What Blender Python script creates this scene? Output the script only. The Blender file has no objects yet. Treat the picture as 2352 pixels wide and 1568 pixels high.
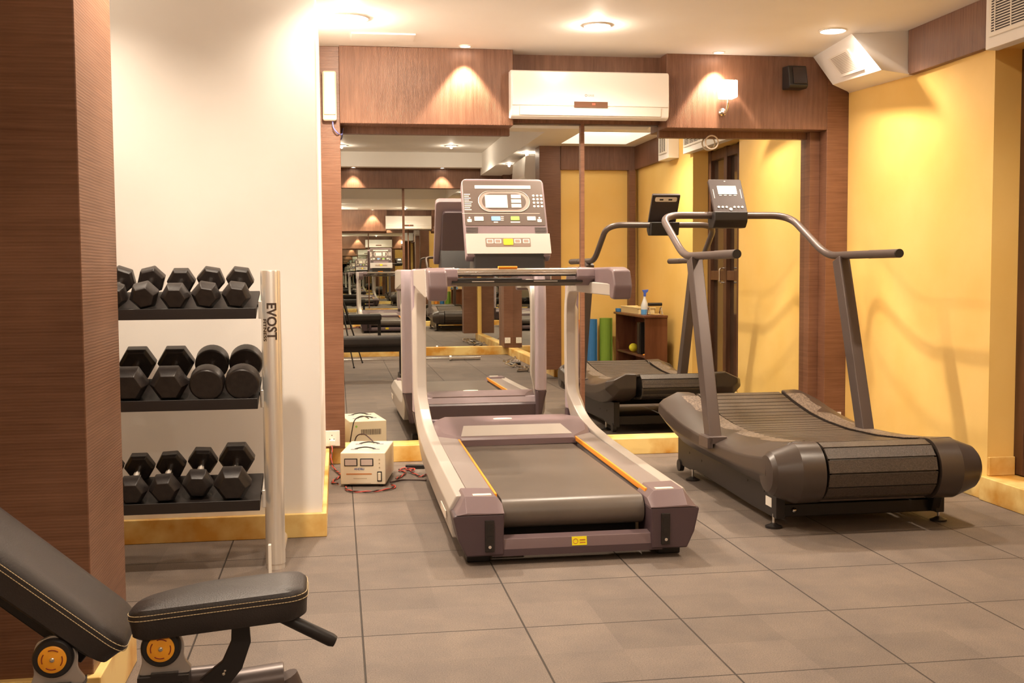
import bpy, math, random
from mathutils import Vector, Matrix
random.seed(7)
PI = math.pi
# ------------------------------------------------------------------ camera, world, exposure
scene = bpy.context.scene
COL = scene.collection
cam_d = bpy.data.cameras.new('camera'); cam = bpy.data.objects.new('camera', cam_d); COL.objects.link(cam)
F, YAW, PITCH, ROLL = 2571.94, 0.15447, 0.0620885, -0.0062512
CAM = Vector((-0.05997, -3.36832, 1.10147))
_fw = Vector((math.sin(YAW)*math.cos(PITCH), math.cos(YAW)*math.cos(PITCH), -math.sin(PITCH)))
_rt = Vector((math.cos(YAW), -math.sin(YAW), 0)); _up = _rt.cross(_fw)
_r = math.cos(ROLL)*_rt + math.sin(ROLL)*_up; _u = -math.sin(ROLL)*_rt + math.cos(ROLL)*_up
M3 = Matrix((_r, _u, -_fw)).transposed()
cam.matrix_world = Matrix.Translation(CAM) @ M3.to_4x4()
cam_d.sensor_width = 36; cam_d.lens = F/2352*36; cam_d.clip_start = 0.02; cam_d.clip_end = 60
scene.camera = cam
w = bpy.data.worlds.new('world'); scene.world = w; w.use_nodes = True
w.node_tree.nodes['Background'].inputs[0].default_value = (1.0, .82, .66, 1)
w.node_tree.nodes['Background'].inputs[1].default_value = 0.02
scene.view_settings.view_transform = 'Standard'; scene.view_settings.look = 'None'
scene.view_settings.gamma = 1; scene.view_settings.use_curve_mapping = False
scene.view_settings.exposure = 0.63
try:
    scene.cycles.max_bounces = 14; scene.cycles.glossy_bounces = 12; scene.cycles.diffuse_bounces = 5
    scene.cycles.sample_clamp_indirect = 6; scene.cycles.caustics_refractive = False
    scene.cycles.use_denoising = True; scene.cycles.blur_glossy = 0.3
except Exception: pass
WARM = (1.0, .825, .645)
ZC, ZT, YM = 2.37, 2.65, 3.22      # low ceiling, tray ceiling, mirror plane
LP = 1.0                            # overall lamp factor

def spot(loc, power, angle, blend=.6, size=.03, aim=(0, 0, -1), color=WARM):
    l = bpy.data.lights.new('downlight_beam', 'SPOT'); l.energy = power*LP; l.spot_size = math.radians(angle)
    l.spot_blend = blend; l.shadow_soft_size = size; l.color = color
    o = bpy.data.objects.new('downlight_beam', l); COL.objects.link(o); o.location = loc
    o.rotation_euler = Vector(aim).to_track_quat('-Z', 'Y').to_euler(); return o
def glow(loc, power):      # point light added under a lamp to imitate bloom on the ceiling
    l = bpy.data.lights.new('bloom_fill', 'POINT'); l.energy = power*LP; l.shadow_soft_size = .014; l.color = WARM
    o = bpy.data.objects.new('bloom_fill', l); COL.objects.link(o); o.location = loc; return o
GLOW = .055
# main downlights (x, y, z ceiling, power, angle, visible ring radius)
LAMPS = [
    ('round recessed downlight glowing in the ceiling in front of the air conditioner', 1.29, 2.37, ZC, 95, 150, .058),
    ('round recessed downlight glowing in the ceiling beside the angled corner duct', 2.564, 2.335, ZC, 52, 150, .058),
    ('round recessed downlight glowing in the ceiling beside the white partition edge', 0.02, 2.36, ZC, 95, 150, .085),
    ('small recessed spotlight washing the brown header left of the air conditioner', .673, 2.974, ZC, 60, 76, .022),
    ('small recessed spotlight washing the brown header above the wall lamp', 2.156, 2.972, ZC, 60, 76, .022),
    ('round downlight close to the partition face, right of the dumbbell rack', 0.0, 1.13, ZC, 26, 132, .030),
    ('round downlight behind the brown pillar, left of the dumbbell rack', -1.11, .90, ZC, 34, 132, .030),
    ('round downlight in the raised tray ceiling seen second from left in the mirror', 1.35, -4.0, ZT, 85, 150, .058),
    ('round downlight in the raised tray ceiling seen at the left edge of the mirror', .02, -4.1, ZT, 85, 150, .058),
    ('round downlight in the raised tray ceiling above the flat bench', .4, -1.9, ZT, 32, 155, .058),
    ('round downlight in the ceiling beside the brown pillar, facing the dumbbell rack', -.40, -.17, ZC, 105, 155, .058),
    ('small spotlight over the far mirror on the right, washing its header', 1.32, -4.87, 2.46, 36, 76, .022),
    ('small spotlight over the far mirror on the left, washing its header', .17, -4.87, 2.46, 36, 76, .022),
    ('small ceiling spotlight near the white unit on the side wall', 1.96, -2.06, ZC, 30, 130, .03),
    ('small ceiling spotlight beyond the white unit on the side wall, farthest of the soffit', 1.96, -3.3, ZC, 30, 130, .03),
    ('round ceiling downlight between the bright ceiling panel and the window grille', 2.45, .3, ZC, 80, 150, .058),
]

# ------------------------------------------------------------------ materials
def nt(name):
    m = bpy.data.materials.new(name); m.use_nodes = True; return m, m.node_tree, m.node_tree.nodes['Principled BSDF']
def mat(name, col, rough=.5, metal=0, spec=.5, emit=0, coat=0, ecol=None):
    m, t, b = nt(name); b.inputs['Base Color'].default_value = (*col, 1); b.inputs['Roughness'].default_value = rough
    b.inputs['Metallic'].default_value = metal; b.inputs['Specular IOR Level'].default_value = spec
    b.inputs['Coat Weight'].default_value = coat; b.inputs['Coat Roughness'].default_value = .15
    if emit: b.inputs['Emission Color'].default_value = (*(ecol or col), 1); b.inputs['Emission Strength'].default_value = emit
    return m
def N(t, kind, **kw):
    n = t.nodes.new(kind)
    for k, v in kw.items():
        if k in n.inputs.keys(): n.inputs[k].default_value = v
        else: setattr(n, k, v)
    return n
def ramp(t, pts):
    r = t.nodes.new('ShaderNodeValToRGB'); e = r.color_ramp.elements
    e[0].position, e[0].color = pts[0][0], (*pts[0][1], 1); e[1].position, e[1].color = pts[-1][0], (*pts[-1][1], 1)
    for p, c in pts[1:-1]:
        x = e.new(p); x.color = (*c, 1)
    return r
def noisy(name, c1, c2, scale=8, rough=.6, detail=4, stretch=(1, 1, 1), bump=0, bscale=None, lo=.35, hi=.65, spec=.4, coord='Object', metal=0):
    m, t, b = nt(name); tc = N(t, 'ShaderNodeTexCoord'); mp = N(t, 'ShaderNodeMapping'); mp.inputs['Scale'].default_value = stretch
    t.links.new(tc.outputs[coord], mp.inputs[0])
    n = N(t, 'ShaderNodeTexNoise', Scale=scale, Detail=detail); t.links.new(mp.outputs[0], n.inputs['Vector'])
    r = ramp(t, [(lo, c1), (hi, c2)]); t.links.new(n.outputs['Fac'], r.inputs[0]); t.links.new(r.outputs[0], b.inputs['Base Color'])
    b.inputs['Roughness'].default_value = rough; b.inputs['Specular IOR Level'].default_value = spec; b.inputs['Metallic'].default_value = metal
    if bump:
        n2 = N(t, 'ShaderNodeTexNoise', Scale=bscale or scale*6, Detail=3); t.links.new(mp.outputs[0], n2.inputs['Vector'])
        bp = N(t, 'ShaderNodeBump', Strength=bump, Distance=.004); t.links.new(n2.outputs['Fac'], bp.inputs['Height']); t.links.new(bp.outputs[0], b.inputs['Normal'])
    return m
def wood(name, axis, c1=(.118, .046, .021), c2=(.262, .127, .074), freq=260, dist=.5, rough=.42):
    """saw-marked stained timber: fine ridges repeating along `axis`"""
    m, t, b = nt(name); geo = N(t, 'ShaderNodeNewGeometry')
    wv = N(t, 'ShaderNodeTexWave', Scale=freq/6.283, Distortion=1.2, Detail=2); wv.inputs['Detail Scale'].default_value = .6
    wv.bands_direction = axis; t.links.new(geo.outputs['Position'], wv.inputs['Vector'])
    mp = N(t, 'ShaderNodeMapping'); sc = {'X': (40, 40, 3), 'Z': (3, 3, 90), 'Y': (3, 50, 3)}[axis]; mp.inputs['Scale'].default_value = sc
    t.links.new(geo.outputs['Position'], mp.inputs[0])
    n = N(t, 'ShaderNodeTexNoise', Scale=1.4, Detail=6, Roughness=.65); t.links.new(mp.outputs[0], n.inputs['Vector'])
    n2 = N(t, 'ShaderNodeTexNoise', Scale=2.2, Detail=3); t.links.new(geo.outputs['Position'], n2.inputs['Vector'])
    mx = N(t, 'ShaderNodeMath', operation='ADD'); t.links.new(n.outputs['Fac'], mx.inputs[0]); t.links.new(n2.outputs['Fac'], mx.inputs[1])
    r = ramp(t, [(.33, c1), (.67, c2)]); h = N(t, 'ShaderNodeMath', operation='MULTIPLY'); h.inputs[1].default_value = .5
    t.links.new(mx.outputs[0], h.inputs[0]); t.links.new(h.outputs[0], r.inputs[0])
    mul = N(t, 'ShaderNodeMix', data_type='RGBA', blend_type='MULTIPLY'); mul.inputs['Factor'].default_value = .18 if axis != 'Z' else .10
    t.links.new(r.outputs[0], mul.inputs['A']); t.links.new(wv.outputs['Color'], mul.inputs['B'])
    t.links.new(mul.outputs['Result'], b.inputs['Base Color'])
    bp = N(t, 'ShaderNodeBump', Strength=.35 if axis != 'Z' else .12, Distance=.003); t.links.new(wv.outputs['Fac'], bp.inputs['Height']); t.links.new(bp.outputs[0], b.inputs['Normal'])
    b.inputs['Roughness'].default_value = rough; b.inputs['Specular IOR Level'].default_value = .45
    return m
def floor_mat():
    m, t, b = nt('rubber_floor_tiles'); geo = N(t, 'ShaderNodeNewGeometry'); sep = N(t, 'ShaderNodeSeparateXYZ')
    t.links.new(geo.outputs['Position'], sep.inputs[0])
    def edge(out):
        a = N(t, 'ShaderNodeMath', operation='MULTIPLY'); a.inputs[1].default_value = 2.0; t.links.new(out, a.inputs[0])
        a0 = N(t, 'ShaderNodeMath', operation='ADD'); a0.inputs[1].default_value = .5; t.links.new(a.outputs[0], a0.inputs[0])
        f = N(t, 'ShaderNodeMath', operation='FRACT'); t.links.new(a0.outputs[0], f.inputs[0])
        s = N(t, 'ShaderNodeMath', operation='SUBTRACT'); s.inputs[1].default_value = .5; t.links.new(f.outputs[0], s.inputs[0])
        ab = N(t, 'ShaderNodeMath', operation='ABSOLUTE'); t.links.new(s.outputs[0], ab.inputs[0]); return ab.outputs[0], a0.outputs[0]
    ex, fx = edge(sep.outputs['X']); ey, fy = edge(sep.outputs['Y'])
    mn = N(t, 'ShaderNodeMath', operation='MINIMUM'); t.links.new(ex, mn.inputs[0]); t.links.new(ey, mn.inputs[1])
    seam = N(t, 'ShaderNodeMapRange'); seam.inputs['From Min'].default_value = .0025; seam.inputs['From Max'].default_value = .0065
    t.links.new(mn.outputs[0], seam.inputs['Value'])
    flx = N(t, 'ShaderNodeMath', operation='FLOOR'); t.links.new(fx, flx.inputs[0]); fly = N(t, 'ShaderNodeMath', operation='FLOOR'); t.links.new(fy, fly.inputs[0])
    cmb = N(t, 'ShaderNodeCombineXYZ'); t.links.new(flx.outputs[0], cmb.inputs[0]); t.links.new(fly.outputs[0], cmb.inputs[1])
    wn = N(t, 'ShaderNodeTexWhiteNoise', noise_dimensions='2D'); t.links.new(cmb.outputs[0], wn.inputs['Vector'])
    n1 = N(t, 'ShaderNodeTexNoise', Scale=260, Detail=2); n2 = N(t, 'ShaderNodeTexNoise', Scale=5, Detail=5, Roughness=.6)
    mp = N(t, 'ShaderNodeMapping'); mp.inputs['Scale'].default_value = (1, 2.6, 1); t.links.new(geo.outputs['Position'], mp.inputs[0])
    n3 = N(t, 'ShaderNodeTexNoise', Scale=9, Detail=8, Roughness=.75); t.links.new(mp.outputs[0], n3.inputs['Vector'])
    t.links.new(geo.outputs['Position'], n1.inputs['Vector']); t.links.new(geo.outputs['Position'], n2.inputs['Vector'])
    r1 = ramp(t, [(.3, (.118, .093, .077)), (.7, (.212, .171, .142))]); t.links.new(n1.outputs['Fac'], r1.inputs[0])
    r2 = ramp(t, [(.3, (.82, .82, .84)), (.7, (1.12, 1.1, 1.06))]); t.links.new(n2.outputs['Fac'], r2.inputs[0])
    r3 = ramp(t, [(.66, (0, 0, 0)), (.78, (.16, .15, .14))]); t.links.new(n3.outputs['Fac'], r3.inputs[0])
    m1 = N(t, 'ShaderNodeMix', data_type='RGBA', blend_type='MULTIPLY'); m1.inputs['Factor'].default_value = 1
    t.links.new(r1.outputs[0], m1.inputs['A']); t.links.new(r2.outputs[0], m1.inputs['B'])
    vr = N(t, 'ShaderNodeMapRange'); vr.inputs['To Min'].default_value = .9; vr.inputs['To Max'].default_value = 1.1; t.links.new(wn.outputs['Value'], vr.inputs['Value'])
    m2 = N(t, 'ShaderNodeVectorMath', operation='SCALE'); t.links.new(m1.outputs['Result'], m2.inputs[0]); t.links.new(vr.outputs[0], m2.inputs['Scale'])
    ad = N(t, 'ShaderNodeVectorMath', operation='ADD'); t.links.new(m2.outputs[0], ad.inputs[0]); t.links.new(r3.outputs[0], ad.inputs[1])
    m3 = N(t, 'ShaderNodeMix', data_type='RGBA'); t.links.new(seam.outputs[0], m3.inputs['Factor'])
    m3.inputs['A'].default_value = (.035, .028, .024, 1); t.links.new(ad.outputs[0], m3.inputs['B']); t.links.new(m3.outputs['Result'], b.inputs['Base Color'])
    bp = N(t, 'ShaderNodeBump', Strength=.35, Distance=.003); t.links.new(n1.outputs['Fac'], bp.inputs['Height'])
    bp2 = N(t, 'ShaderNodeBump', Strength=.7, Distance=.006); t.links.new(seam.outputs[0], bp2.inputs['Height']); t.links.new(bp.outputs[0], bp2.inputs['Normal'])
    t.links.new(bp2.outputs[0], b.inputs['Normal']); b.inputs['Roughness'].default_value = .62; b.inputs['Specular IOR Level'].default_value = .35
    return m
FLOOR = floor_mat()
WOODX, WOODZ, WOODY = wood('saw_marked_wood_upright_ridges', 'X'), wood('saw_marked_wood_level_ridges', 'Z'), wood('saw_marked_wood_cross_ridges', 'Y')
WHITE = noisy('cream_white_paint', (.85, .81, .765), (.88, .845, .80), 3, .6, bump=.05, bscale=60)
CEIL = noisy('ceiling_paint', (.87, .845, .81), (.90, .875, .84), 2, .7)
YEL = noisy('yellow_plaster', (.82, .53, .145), (.88, .60, .20), 2.2, .55, bump=.12, bscale=18, lo=.3, hi=.7)
STONE = noisy('ochre_stone_skirting', (.62, .30, .045), (.88, .66, .26), 5, .35, detail=6, bump=.05, lo=.36, hi=.6)
GLASSM = mat('mirror_silvering', (.83, .845, .82), .0, 1)
WINGL = mat('dark_window_glass', (.05, .03, .02), .03, 0, 1.0, coat=1)
DARKWD = noisy('dark_door_wood', (.06, .025, .014), (.11, .05, .028), 20, .35, stretch=(1, 1, .1))
CABW = noisy('cabinet_wood', (.10, .032, .014), (.16, .06, .028), 14, .35, stretch=(1, 1, .15))
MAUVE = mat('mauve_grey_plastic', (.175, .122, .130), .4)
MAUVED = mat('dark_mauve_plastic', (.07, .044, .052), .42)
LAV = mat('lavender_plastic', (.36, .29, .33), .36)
SILVER = mat('silver_painted_metal', (.50, .455, .415), .36, .2)
SILV2 = mat('grey_rail_plastic', (.25, .21, .195), .42)
BELT = noisy('running_belt_rubber', (.088, .070, .056), (.115, .092, .074), 3, .38, spec=.7)
ORANGE = mat('orange_edge', (.95, .36, .03), .4)
BLACK = mat('black_plastic', (.012, .009, .008), .45)
BLACKM = mat('black_powder_coat', (.014, .010, .009), .42)
RUBBER = noisy('dumbbell_rubber', (.013, .009, .008), (.022, .016, .014), 40, .42, bump=.1, spec=.5)
CHROME = mat('chrome', (.85, .83, .8), .12, 1)
BRUSH = noisy('brushed_aluminium', (.80, .76, .70), (.88, .84, .78), 4, .3, stretch=(60, 60, 1), metal=.7)
GUN = mat('gunmetal_paint', (.115, .088, .08), .38, .35)
GUNP = mat('grey_brown_plastic', (.055, .041, .034), .33)
SLAT = noisy('slat_rubber', (.05, .038, .030), (.078, .060, .048), 150, .38, detail=1, bump=.5, bscale=260)
MESHP = noisy('perforated_foot_plastic', (.075, .055, .045), (.21, .165, .13), 110, .45, detail=0, bump=.4, bscale=110)
IVORY = mat('ivory_enamel', (.86, .77, .60), .35)
ACW = mat('white_appliance_plastic', (.90, .865, .82), .28, coat=.3)
WPL = mat('white_plastic', (.85, .80, .72), .35)
LEATH = noisy('black_leather', (.024, .018, .016), (.034, .026, .023), 6, .45, bump=.18, bscale=320)
THREAD = mat('tan_thread', (.62, .48, .28), .7)
LCD = mat('pale_display', (.66, .58, .50), .35, 0, .35, .04)
LCD2 = mat('lit_display', (.9, .86, .78), .3, 0, .4, .5)
PANEL = mat('console_face', (.105, .078, .066), .3, coat=.3)
YELB = mat('yellow_plastic', (.9, .62, .02), .4)
STICK = mat('yellow_sticker', (.85, .74, .01), .4)
BLUEB = mat('blue_button', (.22, .42, .80), .35); GREENB = mat('green_button', (.32, .62, .12), .35)
PALE = mat('pale_print', (.80, .70, .60), .5)
ALU = mat('cast_aluminium', (.50, .45, .41), .3, .7)
AMBER = mat('amber_wheel_plastic', (.80, .33, .02), .35)
LAMP = mat('lamp_glass', (1, .93, .82), .4, 0, .3, 26)
LAMPS_M = mat('shade_glow', (1, .93, .84), .4, 0, .3, 3.5)
COVE = mat('ceiling_light_panel', (1, .93, .84), .5, 0, .2, 1.6)
REDW = mat('red_wire', (.55, .07, .05), .45); BLKW = mat('black_wire', (.05, .025, .02), .45)
BLUE = mat('blue_foam', (.04, .19, .45), .75); GREEN = mat('green_foam', (.20, .33, .03), .75); ORF = mat('orange_foam', (.80, .26, .02), .75)
REDLED = mat('red_led', (.9, .06, .03), .4, 0, .5, 1.5)
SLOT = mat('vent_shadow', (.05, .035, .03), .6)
NAVY = mat('navy_print', (.10, .14, .35), .5); ORPR = mat('orange_print', (.60, .22, .06), .5); TANPR = mat('tan_print', (.55, .44, .30), .5)
DKPR = mat('dark_brown_print', (.05, .03, .02), .5)
PURPC = mat('blue_violet_cable', (.22, .24, .62), .4)
BALL = mat('yellow_ball_rubber', (.75, .68, .03), .6)
CREAM = mat('cream_tray_plastic', (.86, .72, .40), .45)
CLEAR = mat('cloudy_bottle', (.62, .62, .62), .15, 0, .6)

# ------------------------------------------------------------------ mesh helpers
class MB:
    def __init__(s): s.v = []; s.f = []; s.sm = []; s.mi = []
    def add(s, vs, fs, smooth=False, mi=0):
        o = len(s.v); s.v += [Vector(v) for v in vs]
        for f in fs: s.f.append([i+o for i in f]); s.sm.append(smooth); s.mi.append(mi)
        return s
    def box(s, x0, x1, y0, y1, z0, z1, mi=0):
        return s.add([(x0,y0,z0),(x1,y0,z0),(x1,y1,z0),(x0,y1,z0),(x0,y0,z1),(x1,y0,z1),(x1,y1,z1),(x0,y1,z1)],
                     [(0,3,2,1),(4,5,6,7),(0,1,5,4),(1,2,6,5),(2,3,7,6),(3,0,4,7)], mi=mi)
    def obox(s, c, size, mat3=None, mi=0):
        c = Vector(c); hx, hy, hz = [q/2 for q in size]; R = mat3 or Matrix.Identity(3)
        vs = [c + R @ Vector((a*hx, b*hy, d*hz)) for d in (-1, 1) for a, b in ((-1,-1),(1,-1),(1,1),(-1,1))]
        return s.add(vs, [(0,3,2,1),(4,5,6,7),(0,1,5,4),(1,2,6,5),(2,3,7,6),(3,0,4,7)], mi=mi)
    def prism(s, pts, axis, a, b, smooth=False, mi=0):
        n = len(pts)
        def P(p, t):
            if axis == 'X': return (t, p[0], p[1])
            if axis == 'Y': return (p[0], t, p[1])
            return (p[0], p[1], t)
        vs = [P(p, a) for p in pts] + [P(p, b) for p in pts]
        fs = [tuple(range(n))[::-1], tuple(range(n, 2*n))] + [(i, (i+1) % n, n+(i+1) % n, n+i) for i in range(n)]
        return s.add(vs, fs, smooth, mi)
    def loft(s, rings, caps=True, smooth=True, closed=True, mi=0):
        n = len(rings[0]); vs = [p for r in rings for p in r]; fs = []
        for k in range(len(rings)-1):
            for i in range(n if closed else n-1):
                j = (i+1) % n; fs.append((k*n+i, k*n+j, (k+1)*n+j, (k+1)*n+i))
        s.add(vs, fs, smooth, mi)
        if caps:
            o = len(s.v)-len(vs)
            s.f.append([o+i for i in range(n)][::-1]); s.f.append([o+(len(rings)-1)*n+i for i in range(n)]); s.sm += [False]*2; s.mi += [mi]*2
        return s
    def cyl(s, p0, p1, r0, r1=None, n=20, mi=0, smooth=True):
        p0, p1 = Vector(p0), Vector(p1); r1 = r0 if r1 is None else r1
        d = (p1-p0).normalized(); a = d.orthogonal().normalized(); b = d.cross(a)
        R = [[p + (a*math.cos(2*PI*i/n)+b*math.sin(2*PI*i/n))*r for i in range(n)] for p, r in ((p0, r0), (p1, r1))]
        return s.loft(R, smooth=smooth, mi=mi)
    def lathe(s, p0, d, prof, n=28, mi=0, smooth=True):
        p0, d = Vector(p0), Vector(d).normalized(); a = d.orthogonal().normalized(); b = d.cross(a)
        return s.loft([[p0+d*h+(a*math.cos(2*PI*i/n)+b*math.sin(2*PI*i/n))*r for i in range(n)] for h, r in prof], smooth=smooth, mi=mi)
    def tube(s, pts, r, n=14, mi=0):
        pts = [Vector(p) for p in pts]; rings = []; a = None
        for i, p in enumerate(pts):
            t = (pts[min(i+1, len(pts)-1)]-pts[max(i-1, 0)]).normalized()
            a = (a - t*a.dot(t)).normalized() if a is not None else t.orthogonal().normalized()
            b = t.cross(a); rr = r[i] if isinstance(r, (list, tuple)) else r
            rings.append([p+(a*math.cos(2*PI*k/n)+b*math.sin(2*PI*k/n))*rr for k in range(n)])
        return s.loft(rings, mi=mi)
    def sphere(s, c, r, n=20, sc=(1, 1, 1), mi=0):
        c = Vector(c); rings = []
        for j in range(1, n//2):
            th = PI*j/(n//2); rings.append([c+Vector((math.sin(th)*math.cos(2*PI*i/n)*sc[0], math.sin(th)*math.sin(2*PI*i/n)*sc[1], math.cos(th)*sc[2]))*r for i in range(n)])
        return s.loft(rings, mi=mi)
    def ring(s, c, nrm, R, r, n=36, m=10, mi=0, frm=None, arc=(0, 1)):
        c = Vector(c); d = Vector(nrm).normalized(); a = (Vector(frm) if frm else d.orthogonal()).normalized(); b = d.cross(a)
        full = arc == (0, 1); rings = []
        for i in range(n+1):
            t = 2*PI*(arc[0]+(arc[1]-arc[0])*i/n); e = a*math.cos(t)+b*math.sin(t)
            rings.append([c+e*(R+r*math.cos(2*PI*k/m))+d*(r*math.sin(2*PI*k/m)) for k in range(m)])
        return s.loft(rings, caps=not full, mi=mi)
def fillet(pts, r, n=6):
    pts = [Vector(p) for p in pts]; out = [pts[0]]
    for i in range(1, len(pts)-1):
        p, a, b = pts[i], pts[i-1], pts[i+1]; da, db = (a-p), (b-p); rr = min(r, da.length*.49, db.length*.49)
        q0, q1 = p+da.normalized()*rr, p+db.normalized()*rr
        for k in range(n+1):
            t = k/n; out.append(q0*(1-t)**2+p*2*t*(1-t)+q1*t*t)
    return out+[pts[-1]]
ROOTLOC = {}
def link(name, mb, m, parent=None, bevel=0, seg=2, origin=None, local=False, label=None, sharp=40):
    off = Vector((0, 0, 0))
    if parent is not None:
        if not local: off = ROOTLOC[parent.name]
    elif origin is not None: off = Vector(origin)
    elif not local:
        xs = [v.x for v in mb.v]; ys = [v.y for v in mb.v]; zs = [v.z for v in mb.v]
        off = Vector(((min(xs)+max(xs))/2, (min(ys)+max(ys))/2, min(zs)))
    me = bpy.data.meshes.new(name); me.from_pydata([v-off for v in mb.v], [], mb.f)
    ms = m if isinstance(m, (list, tuple)) else [m]
    for q in ms: me.materials.append(q)
    me.polygons.foreach_set('use_smooth', mb.sm); me.polygons.foreach_set('material_index', mb.mi)
    import bmesh
    bm = bmesh.new(); bm.from_mesh(me); bmesh.ops.recalc_face_normals(bm, faces=bm.faces); bm.to_mesh(me); bm.free(); me.update()
    if not bevel and any(mb.sm): me.set_sharp_from_angle(angle=math.radians(sharp))
    o = bpy.data.objects.new(name, me); COL.objects.link(o)
    if parent is None: o.location = off
    else: o.parent = parent
    ROOTLOC[o.name] = off
    if bevel:
        b = o.modifiers.new('bevel', 'BEVEL'); b.width = bevel; b.segments = seg; b.limit_method = 'ANGLE'; b.angle_limit = math.radians(sharp)
        b.harden_normals = False
        for p in me.polygons: p.use_smooth = True
        wn = o.modifiers.new('weighted', 'WEIGHTED_NORMAL'); wn.keep_sharp = True
    if label: o['label'] = label
    return o
def struct(name, mb, m, parent=None, **kw):
    o = link(name, mb, m, parent, **kw)
    if parent is None: o['kind'] = 'structure'
    return o
def tag(o, label, cat, group=None):
    o['label'] = label; o['category'] = cat
    if group: o['group'] = group
    return o
def thing(name, label, cat, loc=(0, 0, 0), rot=None, group=None):
    o = bpy.data.objects.new(name, None); COL.objects.link(o); o.location = loc; o.empty_display_size = .05
    if rot: o.rotation_euler = rot
    ROOTLOC[o.name] = Vector(loc); return tag(o, label, cat, group)
def copy_thing(root):
    r = root.copy(); COL.objects.link(r)
    for ch in list(root.children):
        c = ch.copy(); COL.objects.link(c); c.parent = r
        for g in list(ch.children):
            d = g.copy(); COL.objects.link(d); d.parent = c
    return r
def text_mb(body, size, origin, U, V, mb=None, mi=0, depth=.0006, align='LEFT', bold=0, maxw=None):
    """lettering as real raised mesh, laid on the plane origin + u*U + v*V"""
    cu = bpy.data.curves.new('lettering', 'FONT'); cu.body = body; cu.size = size; cu.align_x = align; cu.extrude = depth; cu.offset = bold; cu.resolution_u = 3
    ob = bpy.data.objects.new('lettering', cu); COL.objects.link(ob); dg = bpy.context.evaluated_depsgraph_get()
    me = bpy.data.meshes.new_from_object(ob.evaluated_get(dg)); bpy.data.objects.remove(ob); bpy.data.curves.remove(cu)
    mb = mb or MB(); O, U, V = Vector(origin), Vector(U).normalized(), Vector(V).normalized(); Nn = U.cross(V)
    xs = [v.co.x for v in me.vertices]; sc = 1
    if maxw and xs and max(xs)-min(xs) > 0: sc = maxw/(max(xs)-min(xs))
    mb.add([O+U*v.co.x*sc+V*v.co.y+Nn*v.co.z for v in me.vertices], [list(p.vertices) for p in me.polygons], mi=mi)
    bpy.data.meshes.remove(me); return mb
def rounded(pts2, r, n=4):
    """round the corners of a closed 2-D polygon"""
    out = []; L = len(pts2)
    for i in range(L):
        p = Vector((*pts2[i], 0)); a = Vector((*pts2[i-1], 0)); b = Vector((*pts2[(i+1) % L], 0)); rr = min(r, (a-p).length*.45, (b-p).length*.45)
        q0, q1 = p+(a-p).normalized()*rr, p+(b-p).normalized()*rr
        for k in range(n+1):
            t = k/n; q = q0*(1-t)**2+p*2*t*(1-t)+q1*t*t; out.append((q.x, q.y))
    return out

# ------------------------------------------------------------------ the room
XL, YB = -2.6, -5.05
struct('floor', MB().box(XL-.2, 3.5, YB-.25, 3.5, -.12, 0), FLOOR)
c = MB()
LX0, LX1, LY0, LY1 = 2.16, 2.82, -1.2, -.27        # bright ceiling panel recess
TX, TY = 1.83, -.31                                 # tray edge
H = 2.85
c.box(XL-.2, TX, TY, 3.45, ZC, H)                   # low ceiling over the treadmills
c.box(TX, LX0, YB-.25, 3.45, ZC, H); c.box(LX1, 3.5, YB-.25, 3.45, ZC, H)
c.box(LX0, LX1, YB-.25, LY0, ZC, H); c.box(LX0, LX1, LY1, 3.45, ZC, H); c.box(LX0, LX1, LY0, LY1, ZC+.12, H)
c.box(XL-.2, TX, YB-.25, TY, ZT, H)                 # tray
c.box(XL-.2, TX, YB-.25, YB+.27, 2.46, ZT)          # ledge over the far mirror
struct('ceiling', c, CEIL)
struct('wall_back', MB().box(XL-.2, 3.35, 3.24, 3.45, 0, ZC), WHITE)
struct('wall_far', MB().box(XL-.2, 3.35, YB-.25, YB, 0, 2.46), WHITE)
struct('wall_left', MB().box(XL-.2, XL, YB, 1.35, 0, ZC+.28), YEL)
struct('wall_partition', MB().box(XL-.2, -.137, 1.35, 3.24, 0, ZC), WHITE)
NY0, NY1, NX = .40, 1.53, 3.14
c = MB(); c.box(3.0, 3.35, NY1, 3.24, 0, ZC); c.box(3.0, 3.35, -1.45, NY0, 0, ZC); c.box(3.0, 3.35, NY0, NY1, 2.13, ZC); c.box(NX+.06, 3.35, NY0, NY1, 0, 2.13)
struct('wall_right', c, YEL)
struct('wall_rear', MB().box(2.2, 3.35, -1.75, -1.45, 0, ZC), YEL)
struct('wall_side', MB().box(2.25, 2.5, YB, -1.75, 0, ZC), WHITE)
# door in the niche: brown frame, mullions, dark panes
d = thing('door_1', 'dark brown framed glass door set back in the yellow wall', 'door', (NX+.03, (NY0+NY1)/2, .12)); del d['category']; d['kind'] = 'structure'
c = MB(); x0, x1 = NX-.005, NX+.06
for y in (NY0, NY0+.40, NY0+.72, NY1-.075): c.box(x0, x1, y, y+.075, .12, 2.13)
for z in (.12, 1.02, 2.04): c.box(x0+.004, x1, NY0, NY1, z, z+.08)
link('door_frame', c, DARKWD, d, bevel=.004)
link('door_pane', MB().box(NX+.03, NX+.04, NY0+.02, NY1-.02, .15, 2.1), WINGL, d)
link('door_handle', MB().tube(fillet([(NX-.005, NY0+.44, 1.0), (NX-.05, NY0+.44, 1.0), (NX-.05, NY0+.44, 1.12), (NX-.005, NY0+.44, 1.12)], .02), .007), CHROME, d)
struct('trim_1', MB().box(2.96, NX+.06, NY0-.02, NY1, .0, .115), STONE, bevel=.004)
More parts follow.
